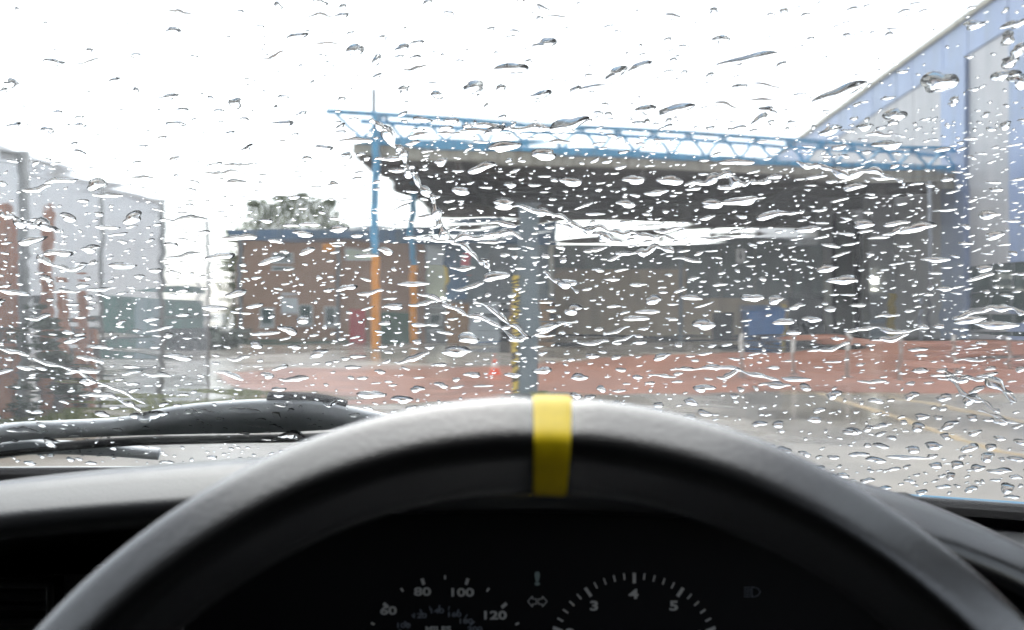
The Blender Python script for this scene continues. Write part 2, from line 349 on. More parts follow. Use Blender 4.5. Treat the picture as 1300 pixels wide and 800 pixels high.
rect(t, 'drain_pipe', 'steel', 303, 304, 307, 438, D1, .18)
rect(t, 'drain_pipe', 'steel', 428, 304, 431, 438, D1, .18)
rect(t, 'plinth', 'greenpaint', 300, 431, 443, 438.8, D1, .05)

# cladded annexe on its right
D2 = 60.5
t = thing('clad_annexe', 'grey clad annexe with tan ground floor boards and pale door beside the brick office', 'building', (px(620, 400, D2).x, D2, 0))
x0, x1 = px(540, 0, D2).x, px(704, 0, D2).x; ztop = px(0, 304, D2).z; zmid = px(0, 388, D2).z
MB().box((x0, D2, 0), (x1, D2 + 12, ztop)).build('wall', 'pier', t)
MB().box((x0 - .05, D2 - .35, ztop + .002), (x1 + .1, D2 + 12.2, ztop + .66)).build('roof_fascia', 'bluedark', t)
for k in range(5):
    xa = 566 + k * 27.2; rect(t, 'cladding_panel', ('bluedark', 'bluegrey', 'steel', 'bluegrey', 'bluegrey')[k], xa, 306, xa + 26.4, 383, D2, .07)
rect(t, 'pale_panel', 'pale', 542, 306, 565, 345, D2, .06); rect(t, 'pale_panel', 'palegreen', 542, 346, 565, 386, D2, .06)
rect(t, 'lintel', 'steel', 566, 383.6, 703, 390, D2, .2)
for k, (xa, xb) in enumerate(((567, 580), (580.5, 597), (647, 664), (664.5, 684), (684.5, 703))): rect(t, 'tan_board', 'tan', xa, 391, xb, 439.9, D2, .06)
window(t, 545, 396, 562, 414, D2)
d = rect(t, 'door', 'pale', 598, 394, 634, 439, D2, .1, bevel=.02); d['label'] = 'pale grey wide door with blue kick plate'
rect(d, 'kick_plate', 'bluepaint', 597, 434, 635, 440, D2 - .11, .05)
rect(t, 'doorway', 'darkgap', 635, 404, 646, 439.8, D2, .06); rect(t, 'doorway', 'darkgap', 694, 402, 704, 425, D2 - .065, .04)
d = rect(t, 'hanging_sign', 'pink', 588, 317, 598, 342, D2 - .08, .06); d['label'] = 'pink hanging sign'
rect(t, 'pale_pipe', 'cream', 697, 292, 702, 383, D2 - .08, .14)
rect(t, 'drain_pipe', 'bluedark', 564.5, 305, 568, 345, D2 - .08, .14); rect(t, 'hazard_post', 'yellow', 564.5, 345.5, 568, 362, D2 - .08, .14)
d = thing('wall_lamp', 'small bright lit lamp on the annexe wall above the tan boards', 'lamp', tuple(px(562, 379, D2 - .2)))
MB().lathe([(.04, 0), (.13, .02), (.15, .12), (.1, .22), (.03, .25)], tuple(px(562, 381, D2 - .3)), 12).build('bulb', 'lamp', d, True)
rect(d, 'bracket', 'steel', 560, 374, 564, 384, D2 - .002, .2)

# ------------------------------------------------------------------ building behind, under the canopy
D3 = 63.0
t = thing('rear_building', 'long low olive brown building standing under the dark canopy', 'building', (px(870, 400, D3).x, D3, 0))
x0, x1 = px(690, 0, D3).x, px(1047, 0, D3).x; ztop = px(0, 309, D3).z
MB().box((x0, D3, 0), (x1, D3 + 14, ztop)).build('wall', 'rear', t)
rect(t, 'upper_band', 'rear2', 690, 309, 870, 338, D3, .06)
for k in range(4): rect(t, 'cladding_panel', 'rear2', 871 + k * 44, 309, 914 + k * 44, 378, D3, .07)
rect(t, 'drain_pipe', 'steel', 862, 309, 866, 434, D3, .16)
MB().box((x0 - .1, D3 - .2, ztop + .002), (x1 + .1, D3 + 14.1, ztop + .12)).build('roof', 'steel', t)
rect(t, 'plinth', 'darkgap', 690, 427, 1047, 434.9, D3, .1)
rect(t, 'doorway', 'darkgap', 905, 396, 930, 434, D3 - .1, .05); rect(t, 'doorway', 'darkgap', 1000, 372, 1046, 434, D3 - .1, .06)
rect(t, 'yellow_post', 'yellow', 991, 388, 996, 434, D3 - .12, .2)
o = thing('wall_sign', 'small white notice sign with a black symbol on the rear building', 'sign', tuple(px(940, 325, D3 - .2)))
rect(o, 'board', 'conewhite', 934.5, 318, 945.5, 333, D3 - .075, .08, bevel=.05)
rect(o, 'symbol', 'black', 938, 321, 942, 326, D3 - .16, .01); rect(o, 'symbol', 'black', 939, 327, 941.5, 330, D3 - .16, .01)
# blue skip container in front of it
o = thing('blue_bin', 'deep blue square waste bin standing by the rear building', 'bin', tuple(gp(968, 434.5)))
c = gp(968, 435.5); w = 1.15
MB().add([(c.x-w*.88, c.y-.8, .18), (c.x+w*.88, c.y-.8, .18), (c.x+w*.88, c.y+.7, .18), (c.x-w*.88, c.y+.7, .18), (c.x-w, c.y-.95, 1.9), (c.x+w, c.y-.95, 1.9), (c.x+w, c.y+.8, 2.1), (c.x-w, c.y+.8, 2.1)],
         [(0,3,2,1),(4,5,6,7),(0,1,5,4),(1,2,6,5),(2,3,7,6),(3,0,4,7)]).build('body', 'bluepaint', o, bevel=.04)
MB().obox((c.x-w-.06, c.y-1.02, 1.905), (2*w+.12, 0, 0), (0, 1.9, .2), (0, 0, .12)).build('lid', 'bluepaint', o, bevel=.03)
for sx in (-.8, .8):
    for sy in (-.6, .5): MB().tube([(c.x+sx-.05, c.y+sy, .1), (c.x+sx+.05, c.y+sy, .1)], .1, 12).build('wheel', 'black', o)
# concrete piers, pipe
def pier(x0, x1, y0, d, label, guard):
    o = thing('concrete_pier', label, 'pier', (px((x0+x1)/2, 0, d).x, d, 0))
    a, b = px(x0, 0, d).x, px(x1, 0, d).x
    MB().box((a, d, 0), (b, d + 1.4, cz - .3)).build('shaft', 'pier', o, bevel=.06)
    if guard: MB().box((b - .42, d - .1, 0), (b + .04, d - .002, 3.4)).build('corner_guard', 'yellowold', o); MB().box((a - .02, d - .06, 0), (b - .55, d - .002, 1.6)).build('scuff_plate', 'bluegrey', o)
    MB().box((a - .15, d - .15, cz - .298), (b + .15, d + 1.5, cz - .14)).build('head', 'pier', o)
pier(1104, 1136, 280, 62.5, 'broad grey concrete pier with a yellow corner guard under the canopy', True)
pier(1046, 1057, 280, 66, 'slim grey concrete pier at the end of the rear building', False)
o = thing('steel_pole', 'tall thin pale pole rising to the canopy beside the blue pillar', 'pole', (px(1180, 0, 58).x, 58, 0))
c = px(1180, 0, 58); MB().tube([(c.x, 58, .05), (c.x, 58, cz - .1)], .1, 10).build('shaft', 'galv', o, True); MB().box((c.x-.2, 57.8, 0), (c.x+.2, 58.2, .06)).build('base_plate', 'steel', o)
o = thing('steel_pole', 'short pale post standing beside the tall thin pole', 'pole', (px(1169, 0, 57).x, 57, 0))
c = px(1169, 0, 57); MB().tube([(c.x, 57, .05), (c.x, 57, 2.2)], .1, 10).build('shaft', 'galv', o, True); MB().box((c.x-.2, 56.8, 0), (c.x+.2, 57.2, .06)).build('base_plate', 'steel', o)
# dark back wall of the covered bay
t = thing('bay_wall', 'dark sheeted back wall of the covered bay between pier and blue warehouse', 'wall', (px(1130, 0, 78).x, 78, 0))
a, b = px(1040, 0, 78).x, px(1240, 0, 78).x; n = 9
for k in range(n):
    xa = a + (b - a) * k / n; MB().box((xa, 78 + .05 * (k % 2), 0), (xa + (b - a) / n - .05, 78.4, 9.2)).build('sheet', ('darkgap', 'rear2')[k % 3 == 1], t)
for x, y, lab in ((1041, 365, 'small round lit lamp left of the concrete pier'), (1109, 354, 'small round lit lamp on the face of the concrete pier')):
    d = 66 - .2 if x < 1100 else 62.4
    o = thing('bay_lamp', lab, 'lamp', tuple(px(x, y, d)))
    c = px(x, y, d); MB().lathe([(.05, -.15), (.15, -.11), (.2, 0), (.15, .11), (.05, .15)], (c.x, c.y - .18, c.z), 12).build('bulb', 'lamp', o, True)
    MB().box((c.x - .05, c.y - .1, c.z - .05), (c.x + .05, c.y + (.25 if x < 1100 else .12), c.z + .05)).build('bracket', 'steel', o)

# ------------------------------------------------------------------ warehouse on the right
def wx(d): return 25.9 + .042 * (d - 60)
t = thing('warehouse', 'tall warehouse clad in pale grey panels with pale blue pillars and roof edge', 'warehouse', (wx(60), 60, 0))
H = 18.6
def wbox(d0, d1, z0, z1, o0, o1):   # o0<o1 offsets out from the wall plane (towards the yard, -x)
    return MB().obox((wx(d0) - o1, d0, z0), (wx(d1) - wx(d0), d1 - d0, 0), (o1 - o0, 0, 0), (0, 0, z1 - z0))
wbox(30, 120, 0, H - .1, -24, 0).build('body', 'steel', t)
js = [30, 36, 41, 46.5, 52.5, 57.6, 61.3, 66.5, 69.6, 74.9, 83.5, 92, 100, 110, 120]
bluei = {4: False, 5: True}
for i in range(len(js) - 1):
    a, b = js[i] + .05, js[i + 1] - .05
    isblue = (a < 52.5 and a > 46) or (57 < a < 61)
    if a > 52 and a < 57.5:
        wbox(a, b, 4.4, H - 2.3, .002, .1).build('cladding_panel', 'palegrey', t)
        wbox(a, b, .3, 1.45, .002, .1).build('cladding_panel', 'palegrey', t)
    elif a > 46 and a < 52.5:
        wbox(a, b, 4.4, H - 2.3, .002, .14).build('blue_pillar', 'paleblue', t); wbox(a, b, .3, 1.45, .002, .14).build('blue_pillar', 'paleblue', t)
    elif isblue:
        wbox(a, b, .3, H - 2.3, .002, .32).build('blue_pillar', 'paleblue', t)
    else:
        wbox(a, b, .3, H - 2.3, .002, .1).build('cladding_panel', 'palegrey', t)
    wbox(a, b, H - 2.25, H - .25, .002, .16).build('roof_edge_panel', 'paleblue', t)
wbox(30, 120, H - .23, H + .1, -.3, .3).build('gutter', 'cream', t)
wbox(30, 120, 0, .29, .002, .2).build('plinth', 'pier', t)
f = wbox(46.6, 57.5, 1.5, 4.35, .002, .06).build('window', 'windowglass', t)
for k in range(5):
    dd = 46.6 + k * 2.7; wbox(dd, dd + .12, 1.52, 4.33, .062, .12).build('mullion', 'steel', f)
wbox(46.6, 57.5, 2.9, 3.0, .062, .11).build('transom', 'steel', f)

# ------------------------------------------------------------------ posts, gate column, cone
D = 20.6
t = thing('gate_column', 'blue grey steel column with yellow and black hazard edge standing in the yard', 'column', (px(672, 0, D).x, D, 0))
a, b = px(658, 0, D).x, px(683, 0, D).x; ztop = px(0, 264, D).z
MB().box((a, D, .08), (b, D + .42, ztop)).build('shaft', 'bluegrey', t, bevel=.02)
MB().box((a - .12, D - .12, 0), (b + .12, D + .54, .079)).build('base_plate', 'steel', t)
MB().box((a - .05, D - .05, ztop + .001), (b + .05, D + .47, ztop + .07)).build('cap', 'steel', t)
hz = 2.62; wv = .125; x0 = a - wv - .005
MB().box((x0, D - .02, .08), (a - .004, D + .3, hz)).build('guard_post', 'yellow', t)
k = 0; z = .1
while z < hz - .35:
    MB().add([(x0 - .002, D - .026, z), (a - .003, D - .026, z + .13), (a - .003, D - .026, z + .24), (x0 - .002, D - .026, z + .11),
              (x0 - .002, D - .0205, z), (a - .003, D - .0205, z + .13), (a - .003, D - .0205, z + .24), (x0 - .002, D - .0205, z + .11)],
             [(0,1,2,3),(7,6,5,4),(0,4,5,1),(1,5,6,2),(2,6,7,3),(3,7,4,0)]).build('black_stripe', 'black', t); z += .235
MB().box((a + .02, D - .02, .6), (a + .1, D - .002, ztop - .2)).build('edge_flange', 'bluegrey', t); MB().box((b - .1, D - .02, .1), (b - .02, D - .002, ztop - .2)).build('edge_flange', 'bluegrey', t)
# cone
c = gp(628, 478); t = thing('traffic_cone', 'orange and white traffic cone on the wet concrete by the hazard column', 'cone', tuple(c))
def seg(name, m, r0, z0, r1, z1): MB().lathe([(r0, z0), (r1, z1)], tuple(c), 20).build(name, m, t, True)
MB().box((c.x - .19, c.y - .19, 0), (c.x + .19, c.y + .19, .035)).build('base', 'conered', t, bevel=.01)
seg('lower_body', 'conered', .145, .035, .112, .18); seg('sleeve', 'conewhite', .112, .181, .072, .36); seg('tip', 'conered', .072, .361, .03, .56)
# white bollards along the red tarmac
bl = [(942, 478, 'white bollard on the red tarmac, first one from the blue bin side'), (1008, 477, 'second'), (1076, 478, 'third'), (1143, 477, 'fourth'), (1211, 474, 'fifth'), (1280, 466, 'white bollard on the red tarmac standing by the warehouse window')]
for x, y, lab in bl:
    c = gp(x, y); t = thing('bollard', lab if len(lab) > 9 else lab + ' white bollard on the red tarmac, counted from the blue bin side', 'bollard', tuple(c), 'white bollards along the red tarmac')
    MB().tube([(c.x, c.y, .03), (c.x, c.y, 1.12)], .055, 12).build('post', 'whitepaint', t, True)
    MB().lathe([(.068, 1.115), (.068, 1.15), (.03, 1.18)], (c.x, c.y, 0), 12).build('cap', 'whitepaint', t)
    MB().box((c.x - .13, c.y - .13, 0), (c.x + .13, c.y + .13, .04)).build('base_plate', 'steel', t)

# ------------------------------------------------------------------ left side: mesh fence, timber posts, container, greenery
def fx(d): return -7.63 + .042 * (d - 16)
t = thing('mesh_fence', 'tall galvanised chain link fence along the left of the yard', 'fence', (fx(18), 18, 0))
FH = 4.05; d0, d1 = 9.5, 24.6
for d, w, h in ((13.2, .16, 4.15), (16, .17, 4.25), (18.75, .07, 4.1), (21.6, .12, 4.1), (24.5, .07, 4.05)):
    MB().tube([(fx(d), d, 0), (fx(d), d, h)], w / 2, 10).build('post', 'galvdark', t, True)
MB().tube([(fx(16) , 15.9, 4.02), (fx(16) - .05, 15.9, 4.2), (fx(16) - .3, 15.9, 4.22)], .05, 8).build('post_arm', 'galvdark', t)
MB().tube([(fx(d0), d0, FH - .05), (fx(d1), d1, FH - .05)], .014, 6).build('top_rail', 'galv', t); MB().tube([(fx(d0), d0, 2.0), (fx(d1), d1, 2.0)], .007, 6).build('line_wire', 'galv', t)
m = MB(); sp = .075; z0, z1 = .05, FH - .05; hh = z1 - z0; rw = .0028
n = int((d1 - d0 + hh) / sp)
for sgn in (1, -1):
    for i in range(n):
        s0 = d0 - hh + i * sp if sgn > 0 else d0 + i * sp
        a0, za, a1, zb = s0, z0, s0 + sgn * hh, z1
        for (lo, hi) in ((d0, d1),):
            for which in (0, 1):
                if a0 < lo: za += (lo - a0) * sgn if sgn > 0 else 0; a0 = lo
                if a1 < lo: zb -= (lo - a1); a1 = lo
                if a0 > hi: za += (a0 - hi) if sgn < 0 else 0; a0 = hi
                if a1 > hi: zb -= (a1 - hi); a1 = hi
        if zb - za < .02: continue
        o = .004 * sgn; m.tube([(fx(a0) + o, a0, za), (fx(a1) + o, a1, zb)], rw, 3, False)
o = m.build('chain_link_mesh', 'galv', t); o['kind'] = 'stuff'
# weathered timber posts behind the fence
tp = [(2, 262, 22, 16.3), (20, 284, 17, 16.9), (60, 262, 12, 17.4), (84, 362, 9, 18.1), (104, 362, 9, 18.7), (97, 405, 8, 18.5), (117, 412, 7, 19.0)]
TL = ['widest tall rust brown timber post behind the chain link fence', 'tall rust brown timber post close beside the widest one', 'slim tall rust brown timber post standing apart by the dark bush'] + \
     ['waist-high rust brown timber stake of the taller pair by the dark bush'] * 2 + ['low rust brown timber stake of the shorter pair by the dark bush'] * 2
for (x, y, w, d), lab_ in zip(tp, TL):
    c = Vector(((x - 650) / F * d, d, 0)); h = px(0, y, d).z; ww = w / F * d
    big = h > 3
    o = MB(); lx = rnd.uniform(-.06, .06); tw = rnd.uniform(-.2, .2)
    rows = []
    for i in range(7):
        z = h * i / 6; k = 1 + rnd.uniform(-.08, .08); q = []
        for ang in (45, 135, 225, 315):
            aa = R(ang) + tw; q.append((lx * i / 6 + math.cos(aa) * ww * .7 * k, math.sin(aa) * .13 * k, z + (rnd.uniform(-.06, .06) if i == 6 else 0)))
        rows.append(q)
    o.grid(rows, True); o.f.append((24, 25, 26, 27))
    ob = o.build('timber_post', 'timber', None, bevel=.015); ob.location = c
    tag(ob, lab_, 'post', 'timber posts behind the fence' if big else ('taller pair of timber stakes' if 'taller' in lab_ else 'shorter pair of timber stakes'))
def leaves(cl, n, size, rng, flat=.0):
    """many small leaf quads spread through clumps cl = [(centre, radii)]"""
    m = MB()
    for i in range(n):
        c, rr = cl[rng.randrange(len(cl))]
        while True:
            p = Vector((rng.uniform(-1, 1), rng.uniform(-1, 1), rng.uniform(-1, 1)))
            if p.length <= 1: break
        p = p * (.55 + .45 * rng.random()) if p.length < .6 else p
        q = Vector(c) + Vector((p.x * rr[0], p.y * rr[1], p.z * rr[2]))
        e = Matrix.Rotation(rng.uniform(0, 6.28), 3, 'Z') @ Matrix.Rotation(rng.uniform(-1.2, 1.2), 3, 'X') @ Matrix.Rotation(rng.uniform(0, 6.28), 3, 'Z')
        s = size * rng.uniform(.6, 1.4); u, v = e @ Vector((s, 0, 0)), e @ Vector((0, s * .6, 0)); w = e @ Vector((0, 0, s * .25))
        m.add([q - u, q - v * .9 + w, q + u, q + v * .9 + w], [(0, 1, 2, 3)])
    return m
def tree(name, label, base, h, cl, n, size, mt, seed, cat='tree', group=None):
    rng = random.Random(seed); b = Vector(base); t = thing(name, label, cat, tuple(b), group)
    tr = MB(); tips = []
    tr.tube([b, b + Vector((.1, 0, h * .3)), b + Vector((0, .1, h * .62))], [h * .035, h * .026, h * .014], 8)
    for c, rr in cl[:9]:
        c = Vector(c); s = b + Vector((0, 0, h * rng.uniform(.25, .5))); tr.tube([s, (s + c) / 2 + Vector((rng.uniform(-.3, .3), 0, .2)), c], [h * .014, h * .009, h * .004], 5)
    tr.build('trunk', 'bark', t); leaves(cl, n, size, rng).build('crown', mt, t)
    return t
rng = random.Random(3)
def clumps(x0, x1, y0, y1, d, n, r, rng):
    out = []
    for i in range(n):
        p = px(rng.uniform(x0, x1), rng.uniform(y0, y1), d + rng.uniform(-1.5, 1.5)); k = r * rng.uniform(.6, 1.3); out.append((p, (k * 1.2, k, k * .85)))
    return out
D = 82
tree('garden_tree', 'broad olive green tree rising behind the brick office roof', (px(370, 0, D).x, D, 0), 9, [(px(u_, v_, D + rng.uniform(-1.5, 1.5)), (r_ * 1.25, r_, r_ * .8)) for u_, v_, r_ in ((372, 258, .9), (350, 266, 1.0), (395, 262, 1.0), (330, 277, 1.0), (414, 274, .95), (366, 272, 1.2), (388, 280, 1.2), (344, 286, 1.2), (430, 286, .8), (312, 292, .9), (408, 292, 1.1), (370, 294, 1.2), (442, 296, .6), (300, 306, .8), (322, 264, .45), (420, 260, .4), (384, 249, .4), (356, 252, .4))] + clumps(294, 322, 288, 330, D, 6, .8, rng), 4600, .2, 'leaf', 5)
D = 67
tree('garden_tree', 'small ragged tree at the left corner of the brick office', (px(296, 0, D).x, D, 0), 5, clumps(284, 302, 322, 400, D, 8, .6, rng), 1200, .14, 'leaf', 6)
def bush(label, x0, x1, y0, y1, d, n, r, cnt, size, mt, seed, group=None):
    rg = random.Random(seed); t = thing('bush', label, 'bush', (px((x0 + x1) / 2, 0, d).x, d, 0), group)
    cl = clumps(x0, x1, y0, y1, d, n, r, rg); leaves(cl, cnt, size, rg).build('foliage', mt, t)
    m = MB(); b = Vector(t.location)
    for c, rr in cl[:8]: m.tube([(b.x + rg.uniform(-.2, .2), d, 0), ((b.x + c.x) / 2, d, c.z * .5), tuple(c)], [.05, .035, .015], 5)
    m.build('stem', 'bark', t)
bush('dark green bush growing among the timber posts behind the fence', 46, 92, 385, 500, 17.4, 14, .28, 2600, .06, 'leafdark', 11)
bush('low dark bush by the foot of the tall timber posts', -60, 30, 430, 520, 16.6, 12, .26, 2000, .06, 'leafdark', 12)
bush('dark leafy hedge bush right of the teal container', 214, 262, 412, 446, 46, 12, .6, 1700, .12, 'leafdark', 13)
bush('dark leafy hedge bush at the left corner of the brick office', 262, 306, 404, 446, 49, 12, .6, 1700, .12, 'leafdark', 14)
bush('dark hedge bush left of the teal container', 60, 128, 410, 446, 48, 14, .6, 2000, .12, 'leafdark', 15)
# shipping container
D = 45
t = thing('shipping_container', 'teal shipping container with paler doors standing beyond the fence', 'container', (px(168, 0, D).x, D, 0))
x0, xm, x1 = px(128, 0, D).x, px(172, 0, D).x, px(206, 0, D).x
MB().box((x0, D, .12), (x1, D + 6, 2.62)).build('body', 'teal', t)
n = 9
for k in range(n):
    xa = x0 + (xm - x0) * k / n; MB().box((xa + .02, D - .06, .2), (xa + (xm - x0) / n * .55, D - .002, 2.55)).build('corrugation', 'teal', t)
for k in range(2):
    w = (x1 - xm) / 2; d = MB().box((xm + k * w + .03, D - .07, .2), (xm + (k + 1) * w - .03, D - .002, 2.5)).build('door', 'tealpale', t, bevel=.015)
    MB().tube([(xm + (k + .5) * w, D - .1, .2), (xm + (k + .5) * w, D - .1, 2.5)], .025, 6).build('lock_bar', 'galv', d)
MB().box((x0 - .03, D - .08, 0), (x1 + .03, D + 6.05, .118)).build('base_rail', 'steel', t)
o = thing('leaning_pole', 'thin grey pole leaning beside the dark hedge', 'pole', tuple(px(272, 448, 46)))
p, q = px(272, 440, 45), px(249, 361, 45); p.z = 0
MB().tube([p, q], .05, 8).build('shaft', 'galvdark', o, True); MB().tube([q, q + (q - p) * .02], .065, 8).build('end_cap', 'galv', o)
# pale shed beyond the fence
t = thing('storage_shed', 'long pale grey storage shed standing far behind the chain link fence', 'shed', (-26, 60, 0))
ds = [34, 41, 48, 55, 62, 69, 76]
MB().box((-44, 34, 0), (-26, 76, 10.0)).build('body', 'shedwhite', t)
for a, b in zip(ds[:-1], ds[1:]): MB().box((-25.998, a + .02, .4), (-25.95, b - .02, 9.7)).build('cladding_panel', 'shedwhite', t)
MB().box((-44.2, 33.8, 10.002), (-25.75, 76.2, 10.2)).build('roof', 'shedwhite', t)
# grass verge
m = MB(); rg = random.Random(21)
for i in range(5200):
    x = rg.uniform(-40, 440); y = 506 + rg.uniform(0, 22) + max(0, (200 - x)) * .09 - (4 if x > 200 else 0)
    if x > 330 and rg.random() < (x - 330) / 110: continue
    c = gp(x, y); h = rg.uniform(.04, .13); a = rg.uniform(0, 6.28); u = Vector((math.cos(a), math.sin(a), 0)) * .012; lean = Vector((rg.uniform(-.5, .5), rg.uniform(-.5, .5), 0)) * h
    m.add([c - u, c + u, c + lean + Vector((0, 0, h))], [(0, 1, 2)])
o = m.build('verge_grass', 'grass'); o['kind'] = 'stuff'; o['label'] = 'ragged strip of short grass at the edge of the yard'
m = MB()
for i in range(160):
    c = gp(rg.uniform(676, 694), rg.uniform(503, 510)); h = rg.uniform(.08, .26); a = rg.uniform(0, 6.28); u = Vector((math.cos(a), math.sin(a), 0)) * .02; lean = Vector((rg.uniform(-.5, .5), rg.uniform(-.5, .5), 0)) * h
    m.add([c - u, c + u, c + lean + Vector((0, 0, h))], [(0, 1, 2)])
o = m.build('weed_tuft', 'grass'); tag(o, 'tuft of green weeds at the foot of the hazard column', 'weeds')

# ================================================================== THE CAR
car = thing('car', 'car interior with raked wet windscreen, black dashboard and yellow marked steering wheel', 'car', (0, 0, 0))
RAKE = R(45); ZB = 1.55; XC = -.4; KX = .304; Y0 = .99
def S(x, s, n=0.0):
    """point on the outer face of the windscreen: x across, s up the slope, n outwards"""
    y = Y0 - KX * (x - XC) ** 2 - s * math.cos(RAKE); z = ZB + s * math.sin(RAKE)
    if n:
        nv = Vector((2 * KX * (x - XC) * math.sin(RAKE), math.sin(RAKE), math.cos(RAKE))).normalized()
        return Vector((x, y, z)) + nv * n
    return Vector((x, y, z))
def hit(u, v):
    """photo pixel -> (x, s) where that line of sight meets the windscreen"""
    kx, kz = (u - 650) / F, -(v - 400) / F; d = .8
    for _ in range(20):
        x = kx * d; s = (CAM.z + kz * d - ZB) / math.sin(RAKE)
        d = d * .5 + .5 * (Y0 - KX * (x - XC) ** 2 - s * math.cos(RAKE))
    x = kx * d; return x, (CAM.z + kz * d - ZB) / math.sin(RAKE), d
# glass
XS = [-1.22 + i * (1.72 / 40) for i in range(41)]; SS = [-.012 + i * (.90 / 16) for i in range(17)]
m = MB(); outer = [[S(x, s) for x in XS] for s in SS]; inner = [[S(x, s, -.005) for x in XS] for s in SS]
m.grid([r_[::-1] for r_ in outer]); m.grid(inner)
ring_o = outer[0] + [r_[-1] for r_ in outer[1:]] + outer[-1][-2::-1] + [r_[0] for r_ in outer[-2:0:-1]]
ring_i = inner[0] + [r_[-1] for r_ in inner[1:]] + inner[-1][-2::-1] + [r_[0] for r_ in inner[-2:0:-1]]
m.grid([ring_i, ring_o], True)
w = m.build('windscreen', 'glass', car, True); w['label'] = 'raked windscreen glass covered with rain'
# seal along the bottom
m = MB(); m.grid([[S(x, s, n) for x in XS] for s, n in ((-.014, -.012), (-.0005, -.012), (.001, .002), (-.003, .006), (-.02, .004), (-.02, -.012), (-.014, -.012))])
m.build('windscreen_seal', 'rubber', car)
# scuttle panel and bonnet
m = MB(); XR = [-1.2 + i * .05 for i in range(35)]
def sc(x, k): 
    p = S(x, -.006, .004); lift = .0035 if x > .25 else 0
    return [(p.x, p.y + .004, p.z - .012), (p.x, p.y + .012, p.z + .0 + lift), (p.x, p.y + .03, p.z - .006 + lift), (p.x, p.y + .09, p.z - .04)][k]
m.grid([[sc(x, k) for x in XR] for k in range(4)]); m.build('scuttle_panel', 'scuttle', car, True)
m = MB(); m.grid([[(x, Y0 - KX * (x - XC) ** 2 * (1 - k) + .09 + k * 1.3, 1.505 - .05 * k - .22 * k * k - .05 * ((x - XC) / .85) ** 2) for x in XR] for k in (0, .2, .4, .6, .8, 1)])
m.build('bonnet', 'bodyblue', car, True)
# cabin shell: roof, pillars, doors, rear; out of view, closed to shape the light inside
ztop = ZB + .886 * math.sin(RAKE)
MB().box((-1.24, -1.5, ztop + .0), (.52, Y0 - .61, ztop + .05)).build('roof', 'headliner', car)
for nm, xa, xb in (('door', .50, .55), ('door', -1.27, -1.22)):
    d = MB().box((xa, -.55, .5), (xb, .85, 1.40)).build(nm, 'dash', car)
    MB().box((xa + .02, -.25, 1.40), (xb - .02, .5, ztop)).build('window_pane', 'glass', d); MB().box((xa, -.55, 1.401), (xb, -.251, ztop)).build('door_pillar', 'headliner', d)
for xa, xb in ((.50, .56), (-1.28, -1.22)):
    m = MB().box((xa, -1.5, .5), (xb, -.55, ztop)); m.build('rear_quarter', 'headliner', car)
    m = MB(); m.beam(S((xa + xb) / 2, -.02), S((xa + xb) / 2, .9), .07, .09); m.build('windscreen_pillar', 'headliner', car)
MB().box((-1.24, -1.55, .5), (.52, -1.5, ztop)).build('bulkhead', 'headliner', car)
MB().box((-1.24, -1.5, .45), (.52, 1.2, .5)).build('floor', 'headliner', car)

# dashboard: hood lip swept across the car
def interp(x, pts):
    xs = [p[0] for p in pts]; return float(np.interp(x, xs, [p[1] for p in pts]))
DL = .46
LIPP = [(-900, 830), (-500, 715), (-200, 648), (0, 620), (150, 607), (300, 596), (470, 586), (650, 582), (820, 586), (980, 598), (1106, 621), (1207, 650), (1268, 674), (1300, 691), (1390, 735), (1520, 820), (1800, 1000)]
LIP = [((u - 650) / F * DL, CAM.z - (v - 400) / F * DL) for u, v in LIPP]
def lip(x):
    # smoothed control curve
    return sum(interp(x + k * .010, LIP) * w for k, w in ((-3, .06), (-2, .12), (-1, .2), (0, .24), (1, .2), (2, .12), (3, .06)))
prof = [(.26, -.110), (.20, -.062), (.13, -.022), (.081, -.0055), (.050, -.0012), (.034, -.0002), (.026, 0), (.020, -.0012), (.0145, -.0042), (.0095, -.0075), (.005, -.0105), (.0022, -.0128), (.0006, -.0155), (0, -.019), (.0015, -.0225), (.006, -.025), (.24, -.030), (.24, -.35)]
prof = [(DL + y, z) for y, z in prof]
XD = [-1.2 + i * .02 for i in range(86)]
m = MB(); m.grid([[(x, y, lip(x) + z) for x in XD] for y, z in prof])
dash = m.build('dashboard', 'dash', car, True)
m = MB(); m.grid([[(x, DL + .24, lip(x) - .041) for x in XD], [(x, DL + .24, lip(x) - .5) for x in XD]]); m.build('front_panel', 'dash', dash)
# flat dash top behind the hood
m = MB(); m.grid([[(x, y0 if k else S(x, -.012, -.014).y, 1.533 if k < 2 else 1.40) for x in XD] for k, y0 in ((0, 0), (1, .66), (2, .658))])
m.build('dash_top', 'dashflat', dash)
# demister grille, lower trim ledge, front panel and vents (left of the wheel)
m = MB(); m.grid([[(x, .70 + y, 1.5) for x in (-1.2, .5)] for y in (0,)] + [[(x, .70, .9) for x in (-1.2, .5)]]); m.build('knee_panel', 'dash', dash)
pts = [px(-60 + i * 30, 690 - i * 5.0, .52) for i in range(13)]
MB().tube(pts, .0045, 10).build('trim_ledge', 'dash', dash, True)
m = MB(); 
a, b = px(-60, 735, .56), px(72, 790, .56)
m.box((a.x, .555, b.z), (b.x, .57, b.z + .004)).box((a.x, .555, a.z - .004), (b.x, .57, a.z)).box((b.x - .004, .555, b.z), (b.x, .57, a.z))
v = m.build('air_vent', 'dash', dash, bevel=.001)
for k in range(3): MB().box((a.x, .558, b.z + .008 + k * .0075), (b.x - .005, .568, b.z + .0095 + k * .0075)).build('vent_slat', 'dash', v)
for k in range(14):
    xx = -.62 + k * .03; p = S(xx, -.012, -.03)
    MB().box((xx, p.y - .05, 1.5332), (xx + .022, p.y - .02, 1.537)).build('demister_rib', 'rubber', dash)

